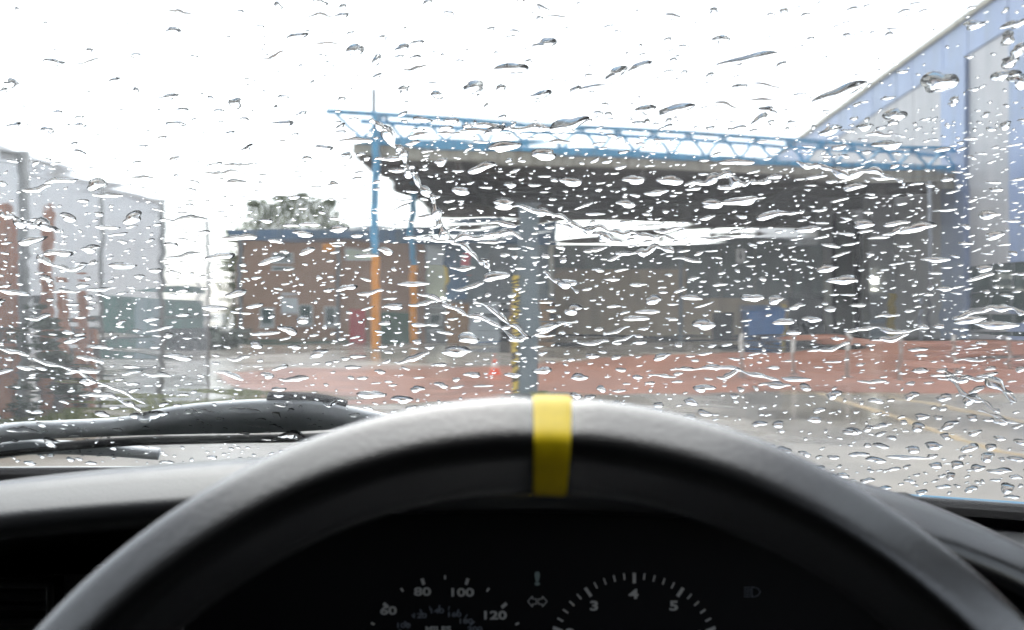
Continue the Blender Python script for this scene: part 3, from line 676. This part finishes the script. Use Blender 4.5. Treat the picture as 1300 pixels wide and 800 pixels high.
# instrument cluster
DC = .50
cl = MB().box((-.16, DC, 1.40), (.20, DC + .02, 1.61)).build('instrument_cluster', 'dialface', car); cl['label'] = 'dark instrument cluster with speedometer and rev counter'
for xa in (-.175, .205): MB().box((xa, DL + .012, 1.38), (xa + .012, DC + .03, lip(xa) - .036)).build('binnacle_side', 'dash', cl)
def pc(x, y): return ((x - 650) / F * DC, CAM.z - (y - 400) / F * DC)
def text(s, x, y, cap, m, name, wide=1.35, bold=.03):
    cu = bpy.data.curves.new(name, 'FONT'); cu.body = s; cu.align_x = 'CENTER'; cu.align_y = 'CENTER'; cu.size = 1; cu.offset = bold; cu.extrude = .02; cu.resolution_u = 4
    o = bpy.data.objects.new('tmp', cu); col.objects.link(o); bpy.context.view_layer.update()
    me = bpy.data.meshes.new_from_object(o.evaluated_get(bpy.context.evaluated_depsgraph_get())); bpy.data.objects.remove(o)
    vs_ = np.array([v.co[:] for v in me.vertices]); h = vs_[:, 1].max() - vs_[:, 1].min(); my = (vs_[:, 1].max() + vs_[:, 1].min()) / 2; mx = (vs_[:, 0].max() + vs_[:, 0].min()) / 2
    k = cap / F * DC / h; X, Z = pc(x, y)
    for v in me.vertices:
        a, b, c = v.co; v.co = (X + (a - mx) * k * wide, DC - .0006 - (c + .02) * .01, Z + (b - my) * k)
    me.materials.clear(); me.materials.append(M[m]); me.name = name
    ob = bpy.data.objects.new(name, me); col.objects.link(ob); ob.parent = cl; return ob
for s, x, y in (('60', 493.5, 774.5), ('80', 536.5, 750.5), ('100', 587.5, 751.5), ('120', 629, 780.5)): text(s, x, y, 11, 'print', 'speed_number', 1.5)
for s, x, y in (('100', 513, 793.5), ('120', 533.5, 781), ('140', 555.5, 775), ('160', 577.5, 779.5), ('180', 592, 788), ('200', 603, 798)): text(s, x, y, 6.5, 'printdim', 'kilometre_number', 1.5)
text('MILES', 556.5, 798, 7, 'print', 'unit_word', 1.45)
for s, x, y in (('3', 754, 768.5), ('4', 804, 753.5), ('5', 855, 768.5), ('2', 724, 803.5), ('6', 886, 806)): text(s, x, y, 12.5, 'print', 'rev_number', 1.45)
text('!', 682, 734, 18, 'printgreen', 'warning_mark', 1.5, .04)
def tick(cx, cy_, r0, r1, ang, w, m='print', name='tick'):
    s, c = math.sin(R(ang)), math.cos(R(ang)); k = w / 2
    q = [(cx + r0 * s - c * k, cy_ - r0 * c - s * k), (cx + r0 * s + c * k, cy_ - r0 * c + s * k), (cx + r1 * s + c * k, cy_ - r1 * c + s * k), (cx + r1 * s - c * k, cy_ - r1 * c - s * k)]
    P = [pc(*p) for p in q]
    MB().add([(p[0], DC - .0009, p[1]) for p in P] + [(p[0], DC - .0002, p[1]) for p in P], [(0, 1, 2, 3), (0, 4, 5, 1), (1, 5, 6, 2), (2, 6, 7, 3), (3, 7, 4, 0)]).build(name, m, cl)
for i in range(-5, 6):
    big = i % 2 == 1; tick(565, 833, 95 if big else 98, 103, i * 16.4, 4 if big else 2.4)
for i in range(-7, 9):
    tick(558, 826, 53 if i % 2 else 51, 58, i * 12.5, 1.4 if i % 2 else 2, 'printdim', 'kilometre_tick')
for i in range(-10, 11):
    big = i % 5 == 0; tick(805, 838, 98 if big else 103, 111, i * 6.8, 4 if big else 2, 'print')
def stroke(pts, w, m, name, closed=True):
    P = pts + ([pts[0]] if closed else []); mb = MB()
    for a, b in zip(P[:-1], P[1:]):
        a3, b3 = Vector((pc(*a)[0], DC - .0007, pc(*a)[1])), Vector((pc(*b)[0], DC - .0007, pc(*b)[1])); mb.tube([a3, b3], w / F * DC / 2, 5)
    return mb.build(name, m, cl)
stroke([(670, 763), (676, 756.5), (676, 760), (681, 760), (681, 766.5), (676, 766.5), (676, 770)], 1.2, 'print', 'indicator_arrow')
stroke([(694.5, 763), (688.5, 756.5), (688.5, 760), (683.5, 760), (683.5, 766.5), (688.5, 766.5), (688.5, 770)], 1.2, 'print', 'indicator_arrow')
stroke([(954, 745), (958, 745.3), (962, 747), (965, 751), (962, 755.5), (958, 757), (954, 757.3)], 1, 'printdim', 'headlamp_symbol')
for k in range(5): stroke([(944, 745.4 + k * 2.9), (952.5, 745.4 + k * 2.9)], .9, 'printdim', 'headlamp_symbol', False)

# steering wheel
WC = Vector((.0069, .2693, CAM.z - .2068)); TILT = R(20); RO = .19; RM = .0145; A_ = RO - RM
def wp(th, ph, rm=RM, a=A_):
    # rounded-square section, one flat turned up and towards the driver
    q = ph + R(58); k_ = .87 / (abs(math.cos(q)) ** 5.5 + abs(math.sin(q)) ** 5.5) ** (1 / 5.5) if rm > 0 else 1
    x, z, y = (a + rm * k_ * math.cos(ph)) * math.sin(th), (a + rm * k_ * math.cos(ph)) * math.cos(th), rm * k_ * math.sin(ph)
    c, s = math.cos(TILT), math.sin(TILT); return WC + Vector((x, y * c + z * s, -y * s + z * c))
ths = 0.007 / A_ + 0.0; c0 = math.asin((.0115 + .0 - 0) / A_)      # marker centre a little right of the camera axis
th_c = math.atan2((698.5 - 650) / F * .334 - WC.x, A_)
hw = .0056 / A_
m = MB(); N = 240; rows = []
tlist = [th_c + hw + (2 * math.pi - 2 * hw) * i / N for i in range(N + 1)]
for i, th in enumerate(tlist):
    e = min(i, N - i); rm = RM - (.0007 if e == 0 else .0001 if e == 1 else 0)
    rows.append([wp(th, 2 * math.pi * k / 48, rm) for k in range(48)])
m.grid(rows, True); sw = m.build('steering_wheel', 'leather', car, True); sw['label'] = 'black leather steering wheel with a yellow marker at the top'
m = MB(); m.grid([[wp(th_c - hw * 1.02 + 2.04 * hw * i / 8, 2 * math.pi * k / 48, RM + (.00005 if i in (0, 8) else .0004)) for k in range(48)] for i in range(9)], True)
m.build('centre_marker', 'stripe', sw, True)
for th in (R(105), R(-105), R(180)):
    p, q = wp(th, math.pi, .004), wp(th, math.pi, -.11); MB().tube([p, (p + q) / 2, q], [.011, .014, .02], 10).build('spoke', 'dash', sw, True)
pts = []
c, s = math.cos(TILT), math.sin(TILT); ax = Vector((0, -c, s))
MB().tube([WC + ax * -.03, WC + ax * -.02, WC + ax * .005, WC + ax * .012], [.05, .066, .062, .04], 28).build('hub_pad', 'dash', sw, True)
MB().tube([WC + ax * -.03, WC + ax * -.30], .03, 16).build('column', 'dash', sw, True)

# wiper parked on the outside of the glass
def pathw(ps, n=40):
    ps = np.array(ps, float); tt = np.linspace(0, len(ps) - 1, n); out = []
    for t_ in tt:
        i = min(int(t_), len(ps) - 2); f = t_ - i
        p0, p1, p2, p3 = ps[max(i-1, 0)], ps[i], ps[i+1], ps[min(i+2, len(ps)-1)]
        out.append(.5 * ((2*p1) + (-p0+p2)*f + (2*p0-5*p1+4*p2-p3)*f*f + (-p0+3*p1-3*p2+p3)*f**3))
    return out
wiper = MB()
def strip(ps, h0, h1, n=40):
    """solid bar on the glass; ps = (u, v_top, v_bottom) in photo pixels, standing between h0 and h1 off the glass"""
    rows = []
    for u, vt, vb in pathw(ps, n):
        (xa, sa, _), (xb, sb, _) = hit(u, vt), hit(u, vb); mx, ms = (xa + xb) / 2, (sa + sb) / 2
        rows.append([S(xb, sb, h0), S(xb, sb, h0 + (h1 - h0) * .7), S(xb + (xa - xb) * .25, sb + (sa - sb) * .25, h1), S(xb + (xa - xb) * .8, sb + (sa - sb) * .8, h1), S(xa, sa, h0 + (h1 - h0) * .6), S(xa, sa, h0)])
    m = MB().grid(rows, True); n_ = len(m.v); m.f.append(tuple(range(6))[::-1]); m.f.append(tuple(range(n_ - 6, n_))); return m
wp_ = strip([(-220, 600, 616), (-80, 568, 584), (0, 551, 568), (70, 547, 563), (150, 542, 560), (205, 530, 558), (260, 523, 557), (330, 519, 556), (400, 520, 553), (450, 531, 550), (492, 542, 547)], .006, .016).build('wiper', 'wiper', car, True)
wp_['label'] = 'dark wiper lying wet across the lower windscreen'
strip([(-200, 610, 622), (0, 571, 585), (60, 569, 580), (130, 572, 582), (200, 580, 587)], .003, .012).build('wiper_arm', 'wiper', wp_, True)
strip([(-200, 606, 610), (0, 576, 580), (150, 563, 567), (280, 560, 563), (400, 557.5, 560.5), (480, 549, 552)], .0, .008).build('rubber_blade', 'rubber', wp_, True)
strip([(335, 516, 519), (370, 516, 521), (410, 520, 525), (436, 527, 532)], .010, .018, 16).build('end_clip', 'rubber', wp_, True)

# ================================================================== RAIN ON THE WINDSCREEN
rr = random.Random(99)
def blob(u, v, wpx, hpx, ang=0, seg=20, rings=5, lift=1.0, irregular=.26):
    """one drop: closed cap of water, outline in photo pixels wpx x hpx around (u, v) laid on the glass; returns verts (world), faces"""
    if v < 165: hpx *= 1.8; wpx *= 1.1
    x0, s0, d = hit(u, v); a = wpx / 2 / F * d; g = math.sin(RAKE - math.atan2(v - 400, F)); b = hpx / 2 / F * d / max(g, .3)
    ph = [rr.uniform(0, 6.28) for _ in range(4)]; am = [irregular * rr.uniform(.3, 1) / (k + .7) for k in range(4)]
    ca, sa = math.cos(ang), math.sin(ang); pt = rr.uniform(-.25, .25)
    high = v < 185 + rr.uniform(-25, 25)      # steeper beads on the upper glass, flat pancakes lower down
    hgt = min(b, a) * (rr.uniform(.7, 1.0) if high else rr.choice((.11, .17, .26, .34, .42)) * rr.uniform(.85, 1.15) * (1 if v < 430 else .8)) * lift; sh = rr.uniform(.5, .75) if high else rr.uniform(-.25, 0)
    V = []; Fc = []
    prof = {5: ((1, -.06), (1, .015), (.95, .12), (.84, .32), (.66, .58), (.44, .81), (.22, .95)), 3: ((1, -.06), (1, .015), (.86, .28), (.52, .73))}[5 if rings >= 5 else 3]
    if high: prof = ((1, -.06), (1, .015), (.94, .09), (.78, .30), (.55, .58), (.3, .84)) if rings >= 5 else ((1, -.06), (1, .015), (.78, .30), (.42, .7))
    if rings >= 5 and not high: prof = ((1, -.06), (1, .015), (.95, .20), (.87, .50), (.77, .76), (.65, .90), (.48, .97), (.24, 1.0))
    for q, hz_ in prof:
        for k in range(seg):
            t_ = 2 * math.pi * k / seg; r_ = 1 + sum(am[j] * math.sin((j + 2) * t_ + ph[j]) for j in range(4))
            ex = abs(math.cos(t_)) ** .9 * (1 if math.cos(t_) > 0 else -1); ey = math.sin(t_) * (1 - .35 * abs(math.cos(t_)) ** 3) 
            ey *= (1.0 if ey < 0 else .85)
            px_, py_ = ex * a * r_ * q, (ey * b * r_ + pt * b * ex) * q - (1 - q) * b * sh
            X, Y = px_ * ca - py_ * sa, px_ * sa + py_ * ca
            V.append(S(x0 + X, s0 + Y, hgt * hz_ if hz_ > 0 else -.0002))
    V.append(S(x0, s0 - b * sh, hgt)); V.append(S(x0, s0, -.0002)); n = len(prof)
    for i in range(n - 1):
        for k in range(seg): Fc.append((i*seg+k, i*seg+(k+1) % seg, (i+1)*seg+(k+1) % seg, (i+1)*seg+k))
    top, bot = n * seg, n * seg + 1
    for k in range(seg):
        Fc.append(((n-1)*seg+k, (n-1)*seg+(k+1) % seg, top)); Fc.append(((k+1) % seg, k, bot))
    return V, Fc
def worm(pts, lift=.45, n=None, wob=.25):
    """a run of water: pts = (u, v, width_px) along its course"""
    n = n or max(10, len(pts) * 9); rows = []; P = pathw(pts, n); K = 11
    base = []
    f1, f2, f3, f4 = (rr.uniform(0, 6.28) for _ in range(4)); q_ = rr.uniform(.7, 1.1)
    for i, (u, v, w_) in enumerate(P):
        t_ = i * q_; t_ *= .42; mod = 1 + wob * (.8 * math.sin(t_ * 1.1 + f1) + .6 * math.sin(t_ * 2.3 + f2)); v += wob * w_ * (.6 * math.sin(t_ * .9 + f3) + .3 * math.sin(t_ * 1.9 + f4))
        x, s, d = hit(u, v); base.append((Vector((x, s)), max(w_ * max(mod, .25), .8) / F * d / 2))
    V = []; Fc = []
    for i, (c, hw_) in enumerate(base):
        d = (base[min(i + 1, n - 1)][0] - base[max(i - 1, 0)][0]).normalized(); nn = Vector((-d.y, d.x)); e = min(i, n - 1 - i); tp_ = min(1, (e + .35) / 2.5) ** .6; hw_ *= tp_
        for k in range(K):
            t_ = math.pi * k / (K - 1); off = math.cos(t_) * hw_ + .12 * hw_ * math.sin(t_) * nn.y; h = math.sin(t_) ** .75 * hw_ * lift
            q = c + nn * off; V.append(S(q.x, q.y, h if 0 < k < K - 1 else -.0001))
        V.append(S(c.x, c.y, -.0002))
    m = K + 1
    for i in range(n - 1):
        for k in range(m): Fc.append((i*m+k, i*m+(k+1) % m, (i+1)*m+(k+1) % m, (i+1)*m+k))
    Fc.append(tuple(range(m))[::-1]); Fc.append(tuple(range((n-1)*m, n*m)))
    return V, Fc
def water_obj(name, V, Fc, label=None, group=None):
    c = sum(V, Vector()) / len(V); me = bpy.data.meshes.new(name); me.from_pydata([tuple(v - c) for v in V], [], Fc)
    # outward normals
    import bmesh
    bm = bmesh.new(); bm.from_mesh(me); bmesh.ops.recalc_face_normals(bm, faces=bm.faces); bm.to_mesh(me); bm.free()
    me.materials.append(M['water']); me.polygons.foreach_set('use_smooth', [True] * len(me.polygons))
    o = bpy.data.objects.new(name, me); col.objects.link(o); o.location = c
    if label: tag(o, label, 'raindrop' if 'drop' in name else 'water trickle', group)
    return o
# long trickles seen in the photograph
runs = [
 ([(470, 148, 9), (486, 166, 12), (505, 186, 12), (514, 205, 10), (520, 218, 13), (533, 234, 9), (548, 252, 10), (556, 275, 9), (563, 297, 10), (580, 308, 7), (600, 322, 7), (615, 335, 8), (622, 342, 6)], 'long crooked trickle of water running down from the canopy truss'),
 ([(715, 288, 5), (745, 290, 9), (775, 293, 8), (805, 298, 9), (835, 300, 6), (856, 304, 5)], 'wavy trickle across the bright gap under the canopy'),
 ([(650, 262, 5), (690, 268, 8), (725, 282, 6), (760, 300, 9), (790, 306, 6)], 'broad wavy trickle beginning above the hazard column'),
 ([(868, 236, 5), (900, 228, 10), (925, 224, 12), (945, 234, 8), (960, 230, 5), (976, 232, 13)], 'curved trickle under the dark canopy ceiling'),
 ([(1010, 205, 4), (1040, 212, 8), (1075, 220, 9), (1110, 218, 7), (1140, 228, 5), (1148, 234, 4)], 'thin trickle below the cream canopy edge by the warehouse'),
 ([(1190, 478, 5), (1215, 484, 9), (1240, 478, 10), (1265, 490, 11), (1290, 508, 7)], 'bent trickle over the red tarmac by the warehouse'),
 ([(1200, 470, 5), (1222, 497, 7), (1250, 512, 6), (1268, 522, 4)], 'short forked trickle below the bent one on the red tarmac'),
 ([(1210, 402, 5), (1240, 398, 8), (1270, 388, 9), (1300, 400, 8)], 'arched trickle over the warehouse window'),
 ([(1070, 420, 3), (1105, 417, 6), (1145, 420, 6), (1180, 416, 5)], 'flat trickle across the white bollards'),
 ([(560, 385, 4), (585, 396, 7), (610, 402, 7), (640, 420, 6), (660, 432, 5)], 'slanting trickle over the pale annexe door'),
 ([(600, 380, 4), (628, 396, 6), (650, 412, 6), (672, 430, 4)], 'slanting trickle ending on the hazard stripes'),
 ([(670, 430, 4), (700, 415, 6), (735, 408, 4)], 'short trickle rising right of the hazard column'),
 ([(850, 470, 3), (900, 466, 6), (950, 472, 6), (990, 484, 4)], 'shallow trickle over the red tarmac by the first bollard'),
 ([(40, 455, 4), (80, 466, 6), (120, 482, 6), (160, 500, 5), (185, 512, 4)], 'slanting trickle over the fence foot'),
 ([(100, 500, 4), (130, 502, 7), (160, 510, 7), (180, 522, 4)], 'looping trickle just above the wiper'),
 ([(0, 270, 6), (20, 280, 11), (45, 284, 13), (68, 290, 8), (80, 296, 4)], 'thick trickle over the tall timber posts'),
 ([(48, 322, 5), (58, 334, 9), (85, 340, 7), (112, 336, 6), (122, 330, 4)], 'curled trickle by the fence post'),
 ([(690, 344, 4), (700, 352, 6), (718, 362, 7), (735, 370, 4)], 'hook shaped trickle right of the hazard column'),
 ([(1240, 520, 3), (1270, 530, 4), (1300, 540, 4)], 'faint trickle over the yellow line'),
 ([(540, 300, 4), (570, 306, 7), (600, 300, 9), (640, 296, 8), (665, 302, 4)], 'flat trickle along the annexe fascia'),
 ([(590, 160, 4), (620, 158, 8), (650, 166, 7), (690, 160, 9), (730, 168, 6)], 'ragged trickle along the blue truss'),
 ([(770, 330, 3), (800, 322, 7), (830, 316, 10), (856, 318, 6)], 'bright trickle on the rear building roof edge'),
]
for pts, lab in runs:
    V, Fc = worm(pts, .52, None, .45); water_obj('water_trickle', V, Fc, lab, 'trickles of rain on the windscreen')
# individual large drops: prominent ones first (u, v, width, height, angle)
big = [(630, 350, 32, 15, 0), (950, 74, 50, 9, .1), (783, 92, 26, 8, .1), (1067, 116, 50, 11, .35), (1192, 103, 36, 17, 0), (858, 138, 36, 9, .1), (580, 445, 42, 13, 0), (366, 418, 22, 12, -.2),
       (650, 86, 36, 9, .3), (15, 105, 16, 7, -.4), (434, 19, 14, 5, .1), (511, 60, 15, 7, .1), (478, 75, 14, 6, .1), (513, 113, 16, 6, 0), (555, 120, 16, 6, 0), (360, 156, 22, 5, 0), (204, 175, 18, 5, .1), (220, 202, 20, 6, .2),
       (313, 188, 22, 6, .6), (412, 187, 20, 8, 0), (300, 231, 24, 9, .1), (423, 234, 14, 9, .2), (690, 10, 16, 4, -.5), (855, 20, 18, 4, -.4), (752, 110, 28, 4, .2), (820, 138, 20, 8, .1), (964, 150, 16, 7, .3), (1126, 183, 34, 12, .1),
       (1135, 145, 24, 9, .3), (1165, 288, 36, 15, 0), (1138, 283, 24, 8, 0), (935, 205, 36, 10, 0), (850, 228, 30, 14, 0), (805, 228, 26, 12, 0), (905, 258, 30, 12, .1), (940, 255, 36, 14, .1), (795, 258, 24, 10, 0), (725, 230, 26, 14, 0),
       (640, 185, 40, 14, .3), (720, 158, 40, 12, .3), (690, 195, 36, 14, .1), (612, 212, 34, 12, .2), (585, 242, 28, 10, 0), (640, 258, 34, 12, 0), (560, 205, 20, 9, 0), (87, 275, 24, 10, -.2), (115, 315, 24, 11, 0), (40, 305, 36, 12, .3), (280, 325, 36, 12, .2),
       (155, 337, 36, 9, .1), (720, 360, 24, 13, 0), (830, 380, 22, 11, 0), (893, 411, 28, 14, 0), (728, 392, 22, 13, 0), (955, 378, 26, 10, 0), (985, 380, 22, 10, 0), (840, 452, 22, 9, .2), (735, 478, 20, 10, 0), (763, 493, 12, 8, 0), (893, 492, 22, 11, 0),
       (1012, 388, 16, 9, 0), (1030, 405, 20, 9, 0), (1072, 355, 34, 12, 0), (1050, 340, 26, 10, 0), (1265, 412, 44, 12, 0), (1230, 405, 40, 10, .1), (1250, 340, 20, 9, 0), (1255, 272, 26, 10, 0), (430, 290, 28, 9, .2), (385, 296, 30, 8, 0), (345, 330, 34, 9, .2),
       (390, 318, 24, 8, .2), (490, 318, 20, 10, -.2), (525, 360, 34, 8, .1), (440, 365, 24, 9, .3), (300, 372, 30, 10, .2), (500, 388, 28, 8, .1), (385, 405, 24, 9, .3), (325, 437, 18, 9, .2), (340, 476, 18, 8, 0), (530, 493, 18, 9, -.2), (560, 488, 16, 8, 0),
       (600, 475, 20, 8, 0), (660, 430, 24, 8, 0), (690, 470, 22, 10, 0), (1040, 520, 14, 7, 0), (1085, 546, 16, 9, 0), (1117, 540, 14, 9, 0), (1185, 565, 22, 9, 0), (1200, 553, 12, 8, 0), (1232, 568, 18, 11, -.2), (1270, 597, 22, 9, -.2), (1290, 582, 16, 8, 0), (988, 538, 15, 9, 0), (964, 537, 16, 9, 0),
       (1034, 532, 18, 8, 0), (1150, 580, 34, 7, 0), (1112, 583, 20, 9, 0), (1090, 576, 18, 8, 0), (1188, 590, 15, 8, 0), (1122, 619, 15, 7, 0), (1170, 624, 14, 7, 0), (1233, 620, 14, 8, 0), (1198, 617, 12, 7, 0), (1058, 580, 12, 7, 0), (1080, 548, 16, 9, 0), (1288, 30, 22, 8, .5), (1280, 48, 16, 10, 0), (1294, 62, 18, 9, .2), (1282, 78, 20, 8, 0), (1276, 94, 24, 9, -.3), (1293, 100, 20, 14, 0)]
parts = []
def labelfor(w_, h_):
    if w_ > 24 and w_ / h_ > 2.6: return 'long stretched raindrop lying across the wet windscreen', 'stretched raindrops on the windscreen'
    if w_ / h_ < 2.1: return 'plump rounded raindrop bead on the wet windscreen', 'rounded raindrops on the windscreen'
    return 'flattened lens shaped raindrop on the wet windscreen', 'flattened raindrops on the windscreen'
cnt = 0
for u, v, w_, h_, a in big:
    V, Fc = blob(u, v, w_, h_, a, 26, 5, .9); lb, gr = labelfor(w_, h_); water_obj('raindrop', V, Fc, lb, gr); cnt += 1
# the many others
cand = []
tries = 0
def density(u, v):
    if v < 150: dd = .22 if u > 350 else .13
    elif v < 200 and u < 420: dd = .25
    elif v < 520: dd = 1.0
    else: dd = .8
    if u < 420 and v > 440: dd *= 1.1
    if u > 850 and v > 470: dd = .75
    return dd
occ = [(b_[0], b_[1], b_[2] * .55, b_[3] * .7) for b_ in big]
gridc = {}
def near(u, v, a, b):
    for du in (-1, 0, 1):
        for dv in (-1, 0, 1):
            for (x, y, p, q) in gridc.get((int(u // 50) + du, int(v // 50) + dv), ()):
                if abs(x - u) < (p + a) and abs(y - v) < (q + b): return True
    return False
for o_ in occ: gridc.setdefault((int(o_[0] // 50), int(o_[1] // 50)), []).append(o_)
while len(cand) < 3900 and tries < 60000:
    tries += 1
    u, v = rr.uniform(-60, 1360), rr.uniform(-60, 650)
    if rr.random() > density(u, v): continue
    zone = 'br' if (u > 820 and v > 490) else 'bl' if v > 500 else 'mid'
    k = rr.random()
    if k < .56: w_ = rr.uniform(3, 7.5)
    elif k < .86: w_ = rr.uniform(7, 16)
    else: w_ = rr.uniform(14, 34)
    if v < 160: w_ *= .8
    asp = {'br': rr.uniform(1.3, 2.2), 'bl': rr.uniform(1.6, 2.8), 'mid': rr.uniform(1.9, 3.8)}[zone]
    if zone == 'mid' and w_ > 10: asp *= 1.25
    if zone == 'br': w_ = min(w_, 17)
    h_ = w_ / asp
    if near(u, v, w_ * .42, h_ * .55): continue
    # keep inside the glass
    if hit(u, v)[1] < .012: continue
    cand.append((u, v, w_, h_, rr.gauss(.06, .16) if zone == 'mid' else rr.gauss(0, .12))); gridc.setdefault((int(u // 50), int(v // 50)), []).append((u, v, w_ * .5, h_ * .55))
cand.sort(key=lambda q: -q[2] * q[3])
nbig = 300 - cnt - len(runs)
small = MB()
for i, (u, v, w_, h_, a) in enumerate(cand):
    if i < nbig:
        if w_ > 11 and not (u > 820 and v > 490) and rr.random() < .6:      # smeared, bent drop
            c_, s_ = math.cos(a) * w_ / 2, -math.sin(a) * w_ / 2; bd = rr.uniform(-.3, .3) * h_
            V, Fc = worm([(u - c_ * 1.3, v - s_, h_ * .35), (u - c_ * .5, v - s_ * .5 + bd, h_ * rr.uniform(.5, 1)), (u + c_ * .2, v + bd * .4, h_ * rr.uniform(.8, 1.2)), (u + c_ * 1.0, v + s_ - bd, h_ * rr.uniform(.5, .9)), (u + c_ * 1.5, v + s_ * 1.3 - bd, h_ * .3)], rr.choice((.16, .24, .38)), 26, .12)
        else: V, Fc = blob(u, v, w_, h_, a, 22, 5)
        lb, gr = labelfor(w_, h_); water_obj('raindrop', V, Fc, lb, gr)
    else:
        V, Fc = blob(u, v, w_, h_, a, 12, 3, 1.0, .3); small.add(V, Fc)
for i in range(1500):
    u, v = rr.uniform(-20, 1320), rr.uniform(60, 640)
    if rr.random() > density(u, v) * (.45 if v > 430 else 1) or hit(u, v)[1] < .01: continue
    w_ = rr.uniform(1.5, 3.6); V, Fc = blob(u, v, w_, w_ / rr.uniform(1.1, 2.2), 0, 8, 3, 1.0, .15); small.add(V, Fc)
me = small.mesh('fine_raindrops', 'water', True)
import bmesh
bm = bmesh.new(); bm.from_mesh(me); bmesh.ops.recalc_face_normals(bm, faces=bm.faces); bm.to_mesh(me); bm.free()
o = bpy.data.objects.new('fine_raindrops', me); col.objects.link(o); o['kind'] = 'stuff'; o['label'] = 'fine sprinkle of tiny raindrops all over the windscreen'

# ------------------------------------------------------------------ thin rippled film of water between the drops
nr = np.random.default_rng(5)
def vnoise(shape, cells):
    """smooth value noise, cells = (rows, columns)"""
    gy, gx = cells; G = nr.random((gy + 3, gx + 3)); y = np.linspace(0, gy, shape[0]); x = np.linspace(0, gx, shape[1])
    def cub(t):
        return [(1 - t) ** 3 / 6, (3 * t ** 3 - 6 * t ** 2 + 4) / 6, (-3 * t ** 3 + 3 * t ** 2 + 3 * t + 1) / 6, t ** 3 / 6]
    iy = np.minimum(y.astype(int), gy - 1); ix = np.minimum(x.astype(int), gx - 1); wy, wx_ = cub(y - iy), cub(x - ix)
    T = sum(wy[k][:, None] * G[iy + k] for k in range(4)); return sum(wx_[k][None, :] * T[:, ix + k] for k in range(4)) - .5
NX, NS = 560, 420; fxs = np.linspace(-.60, .48, NX); fss = np.linspace(.006, .50, NS)
XX, SSg = np.meshgrid(fxs, fss)
# where each film point shows in the photograph, to thicken the film where the glass there is most smeared
YY = Y0 - KX * (XX - XC) ** 2 - SSg * math.cos(RAKE); U = 650 + F * XX / YY; Vp = 400 - F * (ZB + SSg * math.sin(RAKE) - CAM.z) / YY
amp = np.full(XX.shape, .30)
for (u, v, ru, rv, k) in ((640, 415, 110, 50, .9), (1180, 440, 170, 60, .9), (110, 460, 120, 60, .9), (660, 165, 110, 25, .9), (860, 295, 180, 22, .7), (1230, 190, 90, 60, .4), (60, 320, 90, 70, .6), (560, 300, 70, 40, .5), (230, 350, 90, 60, .4)):
    amp += k * np.exp(-((U - u) / ru) ** 2 - ((Vp - v) / rv) ** 2)
amp *= np.clip((Vp - 120) / 120, .15, 1) * (1 - .75 * np.exp(-((U - 370) / 90) ** 2 - ((Vp - 275) / 40) ** 2))
sl = .35 * XX / .01     # ripples lean slightly
h = (.00070 * vnoise(XX.shape, (26, 14)) + .00065 * vnoise(XX.shape, (62, 20)) + .00028 * vnoise(XX.shape, (130, 46)))
cover = vnoise(XX.shape, (14, 9)) * 1.6 + .22 + .4 * (amp - .3)
thick = np.clip(cover, 0, .5) * .0003 + .00001
H_ = .0002 + h * amp * np.clip(cover * 2 + .3, .15, 1)
H_ = np.maximum(H_, .00003)
nvx = 2 * KX * (XX - XC) * math.sin(RAKE); nn_ = np.sqrt(nvx ** 2 + 1)
def film_pts(hh): return np.stack([XX + nvx / nn_ * hh, YY + math.sin(RAKE) / nn_ * hh, ZB + SSg * math.sin(RAKE) + math.cos(RAKE) / nn_ * hh], -1).reshape(-1, 3)
top_, bot_ = film_pts(H_), film_pts(np.full(XX.shape, -.0006))
idx = np.arange(NX * NS).reshape(NS, NX)
q = np.stack([idx[:-1, :-1], idx[:-1, 1:], idx[1:, 1:], idx[1:, :-1]], -1).reshape(-1, 4)
faces = np.concatenate([q[:, ::-1], q + NX * NS]); co = np.concatenate([top_, bot_])
me = bpy.data.meshes.new('water_film'); me.vertices.add(len(co)); me.vertices.foreach_set('co', co.astype(np.float32).ravel())
me.loops.add(len(faces) * 4); me.loops.foreach_set('vertex_index', faces.astype(np.int32).ravel())
me.polygons.add(len(faces)); me.polygons.foreach_set('loop_start', np.arange(len(faces), dtype=np.int32) * 4)
me.update(calc_edges=True); me.validate(); me.polygons.foreach_set('use_smooth', [True] * len(me.polygons)); me.materials.append(M['water'])
o = bpy.data.objects.new('water_film', me); col.objects.link(o); o['kind'] = 'stuff'; o['label'] = 'thin rippled film of rain water on the windscreen'
